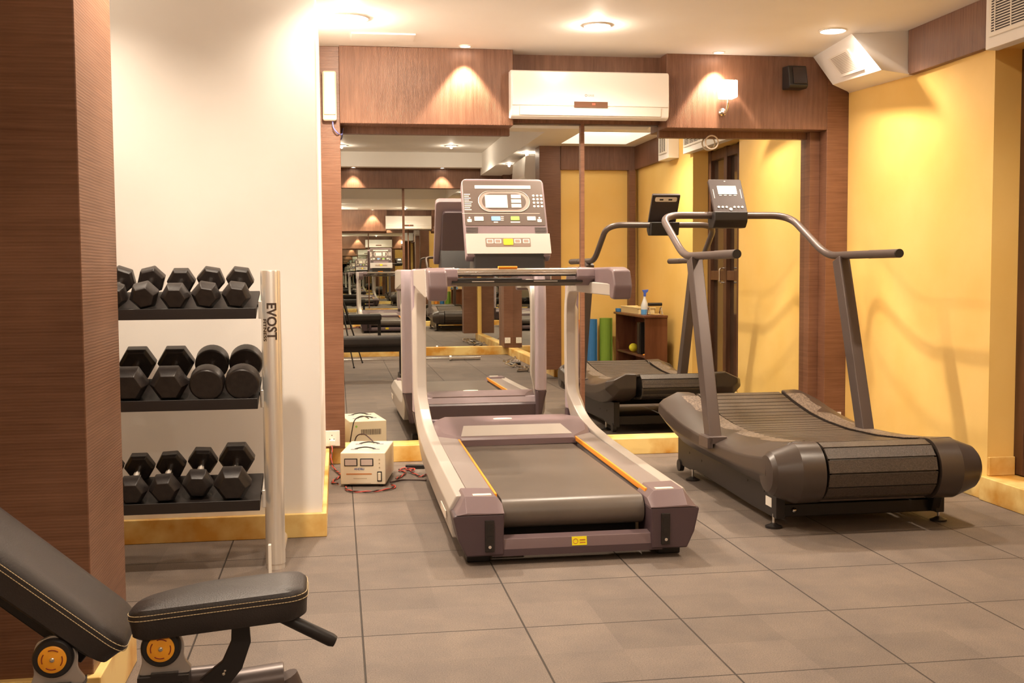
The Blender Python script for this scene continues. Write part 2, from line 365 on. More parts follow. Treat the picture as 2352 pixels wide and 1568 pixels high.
# skirting
Bv = .004
struct('baseboard_back', MB().box(-.137, 3.0, 3.125, 3.24, 0, .097), STONE, bevel=Bv)
struct('baseboard_partition', MB().prism([(XL, 1.326), (-.118, 1.326), (-.118, 3.125), (-.137, 3.125), (-.137, 1.35), (XL, 1.35)], 'Z', 0, .1), STONE, bevel=Bv)
struct('baseboard_right', MB().box(2.975, 3.0, NY1+.001, 3.125, 0, .1), STONE, bevel=Bv)
struct('trim_21', MB().box(3.0, NX-.006, NY1-.02, NY1, .1152, .205), STONE, bevel=Bv)
struct('baseboard_right_near', MB().box(2.975, 3.0, -1.425, NY0-.02, 0, .1), STONE, bevel=Bv)
struct('baseboard_rear', MB().box(2.2, 2.975, -1.45, -1.425, 0, .1), STONE, bevel=Bv)
struct('baseboard_side', MB().box(2.17, 2.25, YB+.1, -1.66, 0, .1), STONE, bevel=Bv)
struct('baseboard_far', MB().box(XL, 2.25, YB, YB+.1, 0, .11), STONE, bevel=Bv)
# timber on the back wall
struct('trim_2', MB().box(-.178, -.028, 3.085, 3.24, .097, ZC), WOODZ, bevel=.003)          # left post
struct('trim_3', MB().box(-.03, .955, 3.05, 3.24, 1.94, ZC), WOODX, bevel=.003)             # header left of the AC
struct('trim_4', MB().box(1.865, 2.862, 3.05, 3.24, 1.94, ZC), WOODX, bevel=.003)           # header right of the AC
struct('trim_5', MB().box(.955, 1.865, 3.19, 3.24, 1.975, ZC), WOODX)                       # recessed panel behind the AC
struct('trim_6', MB().box(2.862, 3.0, 3.05, 3.24, .097, ZC), WOODZ, bevel=.003)             # right post
struct('trim_7', MB().box(2.80, 2.862, 3.15, 3.24, .097, 1.94), WOODZ, bevel=.002)
struct('trim_8', MB().box(1.383, 1.405, 3.195, 3.24, .097, 1.975), WOODZ, bevel=.002)       # strip between the panes
struct('trim_9', MB().box(-.028, .955, 3.195, 3.24, 1.90, 1.94), WOODX); struct('trim_10', MB().box(1.865, 2.80, 3.195, 3.24, 1.90, 1.94), WOODX)
# right wall beams
struct('trim_11', MB().box(2.965, 3.0, 1.51, 2.28, 2.135, ZC), WOODY, bevel=.002)
struct('trim_12', MB().box(2.965, 3.0, -1.45, -.32, 2.135, ZC), WOODY, bevel=.002)
struct('trim_13', MB().box(2.2, 2.965, -1.45, -1.40, 2.13, ZC), WOODX, bevel=.002)          # over the yellow return
struct('trim_14', MB().box(1.98, 2.2, -1.66, -1.42, 0.1, ZC), WOODZ, bevel=.003)            # brown post by the mats
struct('trim_15', MB().box(2.90, 2.965, -1.45, -1.36, .1, 2.13), WOODZ, bevel=.003)
struct('trim_16', MB().box(2.205, 2.25, -4.80, -1.66, 2.0, ZC), WOODY)                        # header over the side mirror
struct('trim_17', MB().box(2.11, 2.25, YB+.02, -4.80, .1, ZC), WOODZ, bevel=.003)             # far corner column
struct('trim_18', MB().box(XL, 2.11, YB, YB+.1, 2.2, 2.46), WOODX, bevel=.003)              # header over the far mirror
struct('trim_19', MB().box(.80, .83, YB, YB+.035, .11, 2.2), WOODZ)
# pillar at the left of the photo
struct('trim_20', MB().box(-1.30, -.661, -.57, -.13, 0, ZT), WOODZ, bevel=.004)
struct('baseboard_pillar', MB().box(-1.322, -.640, -.592, -.108, 0, .13), STONE, bevel=Bv)
# mirrors
def mirror(name, mb, label): return tag(link(name, mb, GLASSM), label, 'mirror')
mirror('wall_mirror', MB().box(-.028, 1.383, YM, 3.236, .097, 1.965), 'tall wall mirror pane behind the silver treadmill, left of the thin brown strip')
mirror('wall_mirror', MB().box(1.405, 2.80, YM, 3.236, .097, 1.965), 'tall wall mirror pane behind the black curved treadmill, right of the thin brown strip')
mirror('wall_mirror', MB().box(-1.2, .80, YB+.004, YB+.02, .11, 2.2), 'mirror pane on the opposite wall seen left of its dark strip in the reflection')
mirror('wall_mirror', MB().box(.83, 2.11, YB+.004, YB+.02, .11, 2.2), 'mirror pane on the opposite wall seen right of its dark strip in the reflection')
mirror('wall_mirror', MB().box(2.23, 2.246, -4.80, -1.66, .1, 2.0), 'long mirror pane on the side wall beyond the brown post in the reflection')
# bright ceiling panel
p = tag(link('ceiling_light_panel', MB().box(LX0+.003, LX1-.003, LY0+.003, LY1-.003, ZC+.10, ZC+.118), COVE), 'bright white rectangular light panel recessed in the ceiling, seen in the mirror', 'ceiling light')
# downlights
for lab, x, y, z, pw, ang, rr in LAMPS:
    t = thing('recessed_downlight', lab, 'ceiling light', (x, y, z), group=None)
    k = MB(); k.ring((x, y, z-.001), (0, 0, 1), rr+.010, .006); link('trim_ring', k, WPL, t)
    link('lamp', MB().lathe((x, y, z), (0, 0, -1), [(0, rr), (.003, rr*.96), (.005, rr*.7), (.006, rr*.3), (.0062, .001)], n=24), LAMP, t)
    aim = (0, 0, -1)
    if rr < .025: aim = (0, 0, -1)
    if rr >= .028: glow((x, y, z-.022), pw*GLOW*(.08 if x > 2.5 else 2.6 if x == .02 and z < 2.4 else 1))
    spot((x, y, z-.022), pw, ang, .2 if rr < .025 else .8, .02 if rr < .025 else .045, aim)
# access panel and its cover edge
tag(link('access_hatch', MB().box(.036, .375, 2.69, 2.875, ZC-.008, ZC), CEIL, bevel=.002), 'flat white access hatch in the ceiling left of the spotlight', 'hatch')

# ------------------------------------------------------------------ air conditioner
def aircon():
    t = thing('air_conditioner', 'white split air conditioner mounted over the mirror in the brown header', 'air conditioner', (1.393, 3.19, 1.955))
    x0, x1 = .93, 1.856
    prof = [(3.188, 2.245), (2.985, 2.245), (2.968, 2.23), (2.965, 2.045), (2.974, 1.985), (3.01, 1.972), (3.188, 2.002)]
    link('body', MB().prism(rounded(prof, .012), 'X', x0, x1), ACW, t, bevel=.006)
    f = link('front_panel', MB().box(x0+.006, x1-.006, 2.958, 2.968, 2.044, 2.236), ACW, t, bevel=.004)
    link('louver_flap', MB().prism([(2.9595, 2.039), (2.968, 1.992), (2.976, 1.994), (2.968, 2.040)], 'X', x0+.05, x1-.05), ACW, t)
    k = link('display_window', MB().box(1.292, 1.488, 2.953, 2.959, 2.036, 2.068), mat('display_smoke', (.16, .08, .05), .15), t)
    led = MB(); 
    for i in range(2): led.box(1.397+i*.010, 1.404+i*.010, 2.9515, 2.9535, 2.050, 2.059)
    link('indicator_light', led, REDLED, t)
    b = text_mb('GREE', .016, (1.372, 2.9575, 2.098), (1, 0, 0), (0, 0, 1)); b.ring((1.362, 2.957, 2.104), (0, 1, 0), .006, .0016, n=18, m=6)
    link('lettering', b, mat('grey_print', (.35, .31, .28), .5), t)
aircon()
# side wall unit seen edge-on in the mirror
t = thing('air_conditioner', 'white wall unit on the side wall, seen edge on in the mirror', 'air conditioner', (2.04, -2.35, 2.05))
link('body', MB().prism(rounded([(2.205, 2.33), (1.93, 2.33), (1.91, 2.1), (1.96, 2.05), (2.205, 2.05)], .02), 'Y', -2.8, -1.95), ACW, t, bevel=.006)
link('louver_flap', MB().box(1.925, 1.94, -2.75, -2.0, 2.06, 2.075), ACW, t)

# transformer box / sconce / speaker / outlets on the header
t = thing('emergency_light', 'narrow ivory lamp box on the brown post beside the partition', 'wall lamp', (-.085, 3.085, 1.953))
link('housing', MB().box(-.124, -.046, 3.045, 3.085, 1.953, 2.229), IVORY, t, bevel=.012, seg=3)
link('diffuser', MB().box(-.118, -.052, 3.036, 3.046, 1.985, 2.222), IVORY, t, bevel=.006)
link('cable', MB().tube(fillet([(-.07, 3.07, 1.955), (-.068, 3.06, 1.915), (-.045, 3.06, 1.885), (-.02, 3.12, 1.88), (-.012, 3.2, 1.93)], .03), .004), PURPC, t)
t = thing('wall_lamp', 'white square shaded wall lamp with a curved chrome arm on the header', 'wall lamp', (2.215, 3.05, 2.01))
link('lamp_shade', MB().box(2.168, 2.258, 2.93, 3.02, 2.105, 2.205), LAMPS_M, t, bevel=.006)
link('arm', MB().tube(fillet([(2.213, 2.975, 2.106), (2.213, 2.975, 2.06), (2.205, 3.0, 2.02), (2.205, 3.045, 2.035)], .03), .007), CHROME, t)
link('wall_plate', MB().lathe((2.205, 3.05, 2.035), (0, -1, 0), [(0, .024), (.006, .022), (.008, .008)]), CHROME, t)
t = thing('wall_speaker', 'small black loudspeaker on the header left of the corner duct', 'speaker', (2.635, 3.05, 2.165))
link('housing', MB().prism(rounded([(3.05, 2.305), (2.96, 2.30), (2.93, 2.18), (2.95, 2.165), (3.05, 2.17)], .01), 'X', 2.575, 2.69), BLACK, t, bevel=.006)
link('front_grille', MB().obox((2.64, 2.938, 2.24), (.08, .006, .10), Matrix.Rotation(-.24, 3, 'X')), mat('glossy_black', (.03, .02, .02), .12), t, bevel=.002)
link('bracket', MB().box(2.682, 2.708, 3.0, 3.05, 2.22, 2.25), BLACK, t)
def outlet(x, y, z, n, lab, s=.078, holes=True, axis='Y'):
    t = thing('power_outlet', lab, 'outlet', (x, y, z))
    if axis == 'Y':
        link('face_plate', MB().box(x-s/2, x+s/2, y-.012*n if n > 0 else y, y if n > 0 else y+.012, z, z+s), WPL, t, bevel=.003)
        yy = y-.0125*n; k = MB()
        for dx, dz in ((0, .018), (-.012, -.004), (.012, -.004)): k.cyl((x+dx, yy, z+s*.5+dz), (x+dx, yy+.002*n, z+s*.5+dz), .003, n=10)
        link('socket_hole', k, BLACK, t)
    return t
o1 = outlet(-.103, 3.085, .112, 1, 'white wall outlet low on the brown post beside the voltage stabilizer', .09)
link('plug', MB().box(-.115, -.085, 3.045, 3.074, .118, .150), WPL, o1, bevel=.004)
outlet(2.935, 3.05, .165, 1, 'white wall outlet low on the right brown post behind the curved treadmill', .07)
outlet(2.155, -4.80, .16, -1, 'white wall outlet low on the far column, left of two in the mirror', .075)
tag(link('hanging_ring', MB().ring((2.19, 3.19, 1.875), (0, 1, 0), .040, .0045), PALE), 'thin pale ring hanging against the right mirror below the header', 'ring')

# ------------------------------------------------------------------ duct boxes and grilles
def corner_duct():
    t = thing('air_duct_box', 'white angled duct box with a slatted grille in the ceiling corner', 'air duct', (2.85, 2.6, 2.13))
    A, B, C_, D = Vector((2.77, 3.05, ZC)), Vector((2.70, 2.40, ZC)), Vector((2.758, 2.17, 2.138)), Vector((2.82, 2.885, 2.18))
    E_, Hh, Fv, Gv, Iv = Vector((3.0, 2.275, ZC)), Vector((3.0, 3.05, ZC)), Vector((3.0, 2.28, 2.135)), Vector((2.975, 3.02, 2.165)), Vector((3.0, 3.05, 2.16))
    k = MB(); k.add([A, B, C_, D, E_, Hh, Fv, Gv, Iv], [(0, 1, 3), (1, 2, 3), (1, 4, 6, 2), (3, 2, 7), (2, 6, 7), (6, 8, 7), (0, 3, 7), (0, 7, 5), (7, 8, 5), (0, 5, 4, 1), (4, 5, 8, 6)])
    link('duct_casing', k, WHITE, t, bevel=.002)
    def P(u, v): return (A*(1-u)+B*u)*(1-v)+(D*(1-u)+C_*u)*v
    nrm = (B-A).cross(D-A).normalized()
    if nrm.x > 0: nrm = -nrm
    k = MB(); o = nrm*.004
    o = nrm*.012; k.add([P(.30,.26)+o, P(.76,.26)+o, P(.76,.86)+o, P(.30,.86)+o, P(.30,.26)-o, P(.76,.26)-o, P(.76,.86)-o, P(.30,.86)-o], [(0,1,2,3),(0,4,5,1),(1,5,6,2),(2,6,7,3),(3,7,4,0)])
    g = link('grille_frame', k, WPL, t)
    k = MB()
    for i in range(13):
        v = .31+i*.038; a, b = P(.35, v)+o*1.1, P(.71, v)+o*1.1; q = (P(.35, v+.018)-P(.35, v))
        k.add([a, b, b+q, a+q], [(0,1,2,3)])
    link('grille_slot', k, mat('grille_shade', (.42, .33, .26), .6), g)
corner_duct()
def wall_grille(y0, y1, x0, lab, nb):
    t = thing('wall_grille', lab, 'vent', (2.97, (y0+y1)/2, 2.125))
    link('duct_casing', MB().box(x0, 3.0, y0, y1, 2.115, ZC), WHITE, t, bevel=.003)
    fr = link('grille_frame', MB().box(x0-.012, x0, y0+.04, y1-.04, 2.165, 2.36), WPL, t, bevel=.003)
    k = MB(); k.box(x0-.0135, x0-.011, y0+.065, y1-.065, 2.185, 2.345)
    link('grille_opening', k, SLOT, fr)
    k = MB(); n = 13
    for i in range(n):
        z = 2.19+i*.0122; k.prism([(x0-.016, z), (x0-.0125, z+.0015), (x0-.0125, z+.006), (x0-.017, z+.0045)], 'Y', y0+.062, y1-.062)
    for j in range(nb):
        y = y0+.1+j*(y1-y0-.2)/max(1, nb-1); k.box(x0-.0195, x0-.016, y-.003, y+.003, 2.183, 2.347)
    link('grille_louvers', k, WPL, fr)
wall_grille(.32, 1.508, 2.935, 'long white slatted grille box over the set back door in the yellow wall', 9)
wall_grille(-.32, .0, 2.90, 'small white slatted grille box on the yellow wall, seen in the mirror', 3)

# ------------------------------------------------------------------ silver treadmill
def treadmill():
    CX = .83; mx = lambda x: 2*CX-x
    t = thing('treadmill', 'silver and mauve motor treadmill with orange edged belt facing the mirror', 'treadmill', (CX, 1.8, 0))
    # C-shaped rail / upright / arm on each side; path in (y, z)
    path = [(.86, .248), (1.4, .256), (2.05, .270), (2.40, .292), (2.53, .328), (2.61, .42), (2.635, .56), (2.64, .75), (2.635, .90), (2.61, .96), (2.56, .99), (2.46, .995), (1.82, .985)]
    path = [(p.x, p.y) for p in fillet([(a, b, 0) for a, b in path], .08, 3)]
    def frame_side(sgn):
        rings = []
        for i, (y, z) in enumerate(path):
            a, b = path[max(i-1, 0)], path[min(i+1, len(path)-1)]; ty, tz = b[0]-a[0], b[1]-a[1]; L = math.hypot(ty, tz); ty /= L; tz /= L
            ny, nz = tz, -ty                       # body side (outside of the C)
            up = max(0, min(1, (z-.29)/.16)); arm = 1 if (i > len(path)*.72 and y < 2.55 and z > .9) else 0
            xin = .43*(1-up)+(.408 if sgn < 0 else .485 if y > 2.5 else .485-.045*min(1, (2.5-y)/.4))*up
            wdt = .052; ch = .028*(1-up)+.022*up; dep = .17*(1-up)+.058*up
            if z < .3 and y < 2.2: dep = .165
            if z > .9: ch = .010
            sec = [(0, 0), (wdt, 0), (wdt+ch, .05 if dep > .1 else .03), (wdt+ch-.012, dep), (0, dep)]
            ring = []
            for o, n_ in sec:
                X = xin-o; X = X if sgn < 0 else mx(X)
                ring.append((X, y+ny*n_, z+nz*n_))
            rings.append(ring)
        k = MB(); k.loft(rings, smooth=False); return k
    for s in (-1, 1):
        link('frame_rail', frame_side(s), SILVER, t, bevel=.006, seg=3, sharp=30)
        f = (lambda x: x) if s < 0 else mx
        xs = sorted((f(.431), f(.527)))
        link('foot_rail', MB().prism([(.86, .247), (2.30, .268), (2.30, .1), (.86, .1)], 'X', *xs), SILV2, t, bevel=.004)
        xs = sorted((f(.527), f(.536))); link('edge_strip', MB().prism([(.86, .250), (2.26, .267), (2.26, .245), (.86, .228)], 'X', *xs), ORANGE, t, bevel=.002)
        # rear cap
        secs = []
        for y, g in ((.735, .012), (.748, 0), (.93, 0)):
            pts = [(.362, .197), (.548, .197), (.545, .12), (.545, .038), (.402, .036), (.372, .10), (.352, .19)]
            cx_, cz_ = .455, .14; secs.append([(f(px+(cx_-px)*g*2), y, pz+(cz_-pz)*g*2) for px, pz in pts])
        k = MB(); k.loft(secs, smooth=False); link('rear_cap', k, MAUVED, t, bevel=.008, seg=3, sharp=30)
        secs = []
        for y, z0 in ((.7335, .200), (.792, .253), (.945, .256)):
            secs.append([(f(.365), y, .196), (f(.404), y, z0+.004), (f(.52), y, z0), (f(.546), y, min(z0, .225)), (f(.548), y, .196)])
        k = MB(); k.loft(secs, smooth=False); cp = link('rear_cap_top', k, MAUVE, t, bevel=.006, seg=2, sharp=30)
        xs = sorted((f(.437), f(.507))); link('level_plate', MB().box(*xs, .800, .832, .2535, .2575), PALE, cp)
        xs = sorted((f(.472), f(.507))); a = link('adjuster_panel', MB().box(*xs, .729, .737, .055, .175), BLACKM, t, bevel=.002)
        xc = (xs[0]+xs[1])/2
        for z in (.105, .148): link('adjuster_slot', MB().box(xc-.010, xc+.010, .7275, .730, z-.010, z+.010), BLACK, a)
        link('adjuster_screw', MB().cyl((xc, .724, .075), (xc, .73, .075), .006, n=12), CHROME, a)
        for y in (.80, 2.44):
            link('foot', MB().box(*sorted((f(.41), f(.50))), y, y+.09, 0, .045), BLACK, t, bevel=.006)
        # upper pod
        pts = rounded([(2.66, 1.118), (1.86, 1.122), (1.775, 1.108), (1.735, 1.03), (1.765, .968), (1.83, .972), (1.86, 1.035), (2.66, 1.045)], .015)
        xs = sorted((f(.350), f(.440))); link('arm_pod', MB().prism(pts, 'X', *xs), MAUVE, t, bevel=.012, seg=3, sharp=50)
        pp = rounded([(2.66, 1.112), (1.875, 1.115), (1.81, .985), (1.90, .985), (2.60, 1.03), (2.66, 1.03)], .008); link('arm_side_panel', MB().prism(pp, 'X', *sorted((f(.345), f(.352)))), SILVER, t, bevel=.002)
        # lavender front cover of the upright with a dark lower part
        f0 = f; f = (lambda x: x) if s < 0 else (lambda x: mx(x)-.06)
        def cover(z0, z1, y0=2.70, y1=2.775, n=8):
            rr = []
            for i in range(n+1):
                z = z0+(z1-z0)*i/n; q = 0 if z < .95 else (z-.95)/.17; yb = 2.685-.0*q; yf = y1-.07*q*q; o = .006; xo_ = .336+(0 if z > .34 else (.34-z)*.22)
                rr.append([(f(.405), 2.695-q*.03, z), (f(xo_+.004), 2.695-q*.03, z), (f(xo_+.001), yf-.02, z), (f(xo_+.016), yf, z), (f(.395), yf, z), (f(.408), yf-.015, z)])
            return MB().loft(rr, smooth=False)
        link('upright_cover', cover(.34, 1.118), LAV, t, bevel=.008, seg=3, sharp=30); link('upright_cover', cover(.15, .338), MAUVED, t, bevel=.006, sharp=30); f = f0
        xs = sorted((f(.436), f(.53))); link('bar_socket', MB().prism(rounded([(2.40, 1.125), (2.15, 1.12), (2.13, 1.07), (2.18, 1.03), (2.42, 1.03)], .012), 'X', *xs), MAUVE, t, bevel=.006)
        link('side_badge', MB().box(*sorted((f(.349), f(.3525))), 1.0, 1.2, .13, .16), PALE, t)
    # belt
    bp_ = [(2.3, .232), (.865, .228)]
    for i in range(13):
        a = PI/2+PI*i/12; bp_.append((.865+.056*math.cos(a), .172+.056*math.sin(a)))
    bp_ += [(2.3, .116)]
    inner = [(y, z-.003) if i == 0 else (y, z) for i, (y, z) in enumerate(bp_)]
    k = MB(); k.loft([[(.552, y, z) for y, z in bp_], [(1.108, y, z) for y, z in bp_]], smooth=True)
    link('running_belt', k, BELT, t)
    link('deck_frame', MB().box(.55, 1.11, .95, 2.4, .055, .11), BLACKM, t)
    cb = link('rear_crossbar', MB().prism([(.742, .058), (.750, .098), (.80, .103), (.80, .038), (.742, .038)], 'X', .543, 1.117), MAUVE, t, bevel=.003)
    link('base_skirt', MB().box(.50, 1.16, .7405, .82, .034, .060), MAUVED, t)
    sk = MB().prism([(.7415, .064), (.7485, .096), (.7505, .096), (.7435, .064)], 'X', .806, .864); st = link('warning_sticker', sk, STICK, cb)
    k = MB(); k.ring((.820, .7445, .080), (0, -1, .2), .009, .0012, n=20, m=6); k.box(.836, .858, .7435, .7455, .083, .086); k.box(.836, .858, .742, .744, .073, .076)
    link('warning_print', k, ORPR, st)
    # motor hood
    def hood_ring(y, z, xl, xr, zb): return [(xl, y, zb), (xl, y, z-.03), (xl+.035, y, z), (xr-.035, y, z), (xr, y, z-.03), (xr, y, zb)]
    rings = [hood_ring(y, z, xl, mx(xl), zb) for y, z, xl, zb in ((2.16, .262, .512, .235), (2.175, .272, .505, .20), (2.27, .286, .425, .13), (2.36, .305, .412, .13), (2.50, .322, .413, .13), (2.64, .320, .47, .13), (2.70, .306, .50, .13))]
    k = MB(); k.loft(rings, smooth=False); hd = link('motor_hood', k, MAUVE, t, bevel=.006, sharp=25)
    link('hood_fascia', MB().prism([(2.69, .10), (2.69, .262), (2.712, .265), (2.73, .25), (2.735, .10)], 'X', .44, mx(.44)), MAUVED, hd, bevel=.003); link('hood_front', MB().prism([(2.66, .262), (2.66, .300), (2.70, .300), (2.718, .262)], 'X', .43, mx(.43)), LAV, hd, bevel=.003)
    link('hood_inset', MB().add([(.545, 2.20, .2775), (1.115, 2.20, .2775), (1.085, 2.36, .3075), (.575, 2.36, .3075), (.545, 2.20, .265), (1.115, 2.20, .265), (1.085, 2.36, .295), (.575, 2.36, .295)], [(0,1,2,3),(0,4,5,1),(1,5,6,2),(2,6,7,3),(3,7,4,0)]), SILVER, hd)
    k = MB(); k.lathe((.80, 2.50, .3205), (0, 0, 1), [(0, .04), (.003, .038)])
    for v in k.v: v.y = 2.50+(v.y-2.50)*.55; v.x = .80+(v.x-.80)*1.3
    link('hood_badge', k, PALE, hd)
    # grab bar
    link('grab_bar', MB().cyl((.50, 2.17, 1.100), (1.16, 2.17, 1.100), .021, n=24), CHROME, t)
    for x in (.51, 1.15): link('bar_collar', MB().cyl((x-.005, 2.17, 1.1), (x+.005, 2.17, 1.1), .025), MAUVED, t)
    link('accessory_tray', MB().prism(rounded([(2.15, 1.062), (2.14, 1.048), (2.2, 1.03), (2.42, 1.03), (2.42, 1.06)], .006), 'X', .50, 1.16), BLACKM, t)
    for x0, x1 in ((.60, .71), (.91, 1.03)): link('contact_strip', MB().box(x0, x1, 2.138, 2.142, 1.052, 1.057), SILVER, t)
    link('safety_key', MB().box(.735, .83, 2.155, 2.19, 1.119, 1.130), ORANGE, t, bevel=.003)
    link('console_neck', MB().prism([(2.22, 1.10), (2.24, 1.20), (2.36, 1.26), (2.42, 1.10)], 'X', .62, .985), BLACK, t, bevel=.01)
    # console: local plane  (u across, v up the slope)
    O = Vector((.583, 2.235, 1.178)); U = Vector((1, 0, 0)); V = Vector((0, .215, .408)).normalized(); Nn = U.cross(V)   # Nn points to the runner
    W, Hh = .432, .462
    pts = rounded([(0, 0), (W, 0), (W, Hh), (0, Hh)], .03, 5); pts = [(max(0, min(W, a)), b) for a, b in pts]
    pts = [(0, 0), (W, 0)]+[(a, b) for a, b in rounded([(0, 0), (W, 0), (W, Hh), (0, Hh)], .032, 6) if b > .1]
    def slab(pp, n0, n1, inset=0):
        c0 = Vector((W/2, Hh/2, 0)); k = MB()
        lo = [O+U*a+V*b+Nn*n0 for a, b in pp]; hi = [O+U*a+V*b+Nn*n1 for a, b in pp]
        return k.loft([lo, hi], smooth=False)
    con = link('console', slab(pts, -.055, 0), MAUVE, t, bevel=.008, seg=3)
    def PX(x, y):
        v = (590-y)/182*Hh; left = 1055+(y-408)*17/182; return (x-left)/193*W, v
    def quad(k, xa, ya, xb, yb, n0=.0, n1=.0025, r=0, mi=0):
        (u0, v1), (u1, _) = PX(xa, ya), PX(xb, ya); (_, v0) = PX(xa, yb); dx = PX(xa, yb)[0]
        pp = [(u0, v0), (u1, v0), (u1, v1), (u0, v1)]
        if r: pp = rounded(pp, r, 4)
        lo = [O+U*a+V*b+Nn*n0 for a, b in pp]; hi = [O+U*a+V*b+Nn*n1 for a, b in pp]; k.loft([lo, hi], smooth=False, mi=mi); return k
    face = link('display_face', quad(MB(), 1058, 414, 1244, 519, 0, .0015, .012), PANEL, con)
    link('status_bar', quad(MB(), 1087, 425, 1218, 433, .0015, .003, .003), LCD, con)
    k = MB(); u0, v0 = PX(1097, 463); u1, _ = PX(1216, 463); cx_, hw, R = (u0+u1)/2, (u1-u0)/2, .062
    st = []
    for i in range(48):
        a = 2*PI*i/48; sx = 1 if math.cos(a) >= 0 else -1; st.append((cx_+sx*(hw-R)+R*math.cos(a), v0+R*math.sin(a)))
    k.tube([O+U*a+V*b+Nn*.002 for a, b in st+[st[0], st[1]]], .0022, n=8); link('display_ring', k, SILVER, con)
    k = MB(); 
    st2 = [(cx_+(a-cx_)*.93, v0+(b-v0)*.86) for a, b in st]; lo = [O+U*a+V*b+Nn*.0015 for a, b in st]; hi = [O+U*a+V*b+Nn*.0019 for a, b in st]
    k.loft([lo, hi], smooth=False); link('display_surround', k, mat('console_surround', (.30, .23, .20), .3), con)
    k = MB(); st3 = [(cx_+(a-cx_)*.86, v0+(b-v0)*.78) for a, b in st]; k.loft([[O+U*a+V*b+Nn*.0019 for a, b in st3], [O+U*a+V*b+Nn*.0024 for a, b in st3]], smooth=False); link('display_well', k, PANEL, con)
    link('screen', quad(MB(), 1111, 448, 1163, 478, .0024, .0035), LCD, con)
    k = MB()
    for i in range(3): quad(k, 1172+i*.7, 447+i*11, 1195+i*.7, 455.5+i*11, .0024, .0035)
    link('readout_window', k, LCD, con)
    k = MB(); quad(k, 1088, 498.5, 1109, 508.5, .0015, .003, .003); quad(k, 1210, 498, 1230, 507.5, .0015, .003, .003); link('speed_window', k, LCD, con)
    link('program_button', quad(MB(), 1127, 498, 1148, 508, .0015, .003, .004), BLUEB, con); link('start_button', quad(MB(), 1172, 498, 1192, 507, .0015, .003, .004), GREENB, con)
    k = MB()
    for r_ in range(4):
        for c_ in range(3):
            a, b = PX(1225+c_*9+r_*.8, 449+r_*8.4); q = O+U*a+V*b; k.cyl(q+Nn*.0015, q+Nn*.003, .0065, n=12)
    link('keypad_button', k, PALE, con)
    k = MB()
    for i, L in enumerate((14, 11, 15, 11, 19, 16, 16, 13, 16)): quad(k, 1063+i*.3, 445.5+i*4.5, 1063+i*.3+L, 447.3+i*4.5, .0015, .002)
    quad(k, 1133, 510, 1143, 512.5, .0015, .002); quad(k, 1172, 510, 1194, 512.5, .0015, .002); quad(k, 1060, 490.6, 1240, 491.2, .0015, .0018)
    for xx in (1077, 1239): 
        a, b = PX(xx, 501); q = O+U*a+V*b; k.cyl(q+Nn*.0015, q+Nn*.0025, .005, n=10); quad(k, xx-5, 504, xx+5, 511, .0015, .0022, .004)
    for i in range(3): quad(k, 1149, 498+i*4, 1156, 499.5+i*4, .0015, .002)
    link('printed_marks', k, PALE, con)
    k = MB()
    for xa in (1070, 1228):
        for i in range(5): quad(k, xa+i*.4, 523+i*3.6, xa+27, 525.4+i*3.6, .0008, .0016)
    link('fan_vent', k, SLOT, con)
    pl = link('control_plate', quad(MB(), 1069, 538.5, 1262, 584, 0, .006, .004), SILVER, con)
    link('button_strip', quad(MB(), 1114, 549, 1217, 568.5, .006, .0068, .006), mat('strip_brown', (.22, .16, .13), .35), con)
    k = MB(); 
    for xx in (1117, 1135, 1180, 1200): quad(k, xx, 551.5, xx+15, 561, .0068, .0074, .003)
    link('speed_button', k, PALE, con)
    k = MB()
    for xx in (1119, 1137, 1182, 1202): quad(k, xx, 553, xx+11, 559.5, .0074, .0078, .002)
    quad(k, 1120, 563.5, 1147, 564.3, .0068, .0072)
    link('button_face', k, mat('strip_brown_b', (.30, .22, .18), .4), con)
    link('stop_button', quad(MB(), 1155, 551, 1177, 565, .0068, .0085, .005), YELB, con)
    # moulded back of the console
    k = slab([(a*.80+.043, b*.80+.03) for a, b in pts], -.085, -.054); link('console_back', k, MAUVED, t, bevel=.01, seg=3)
treadmill()

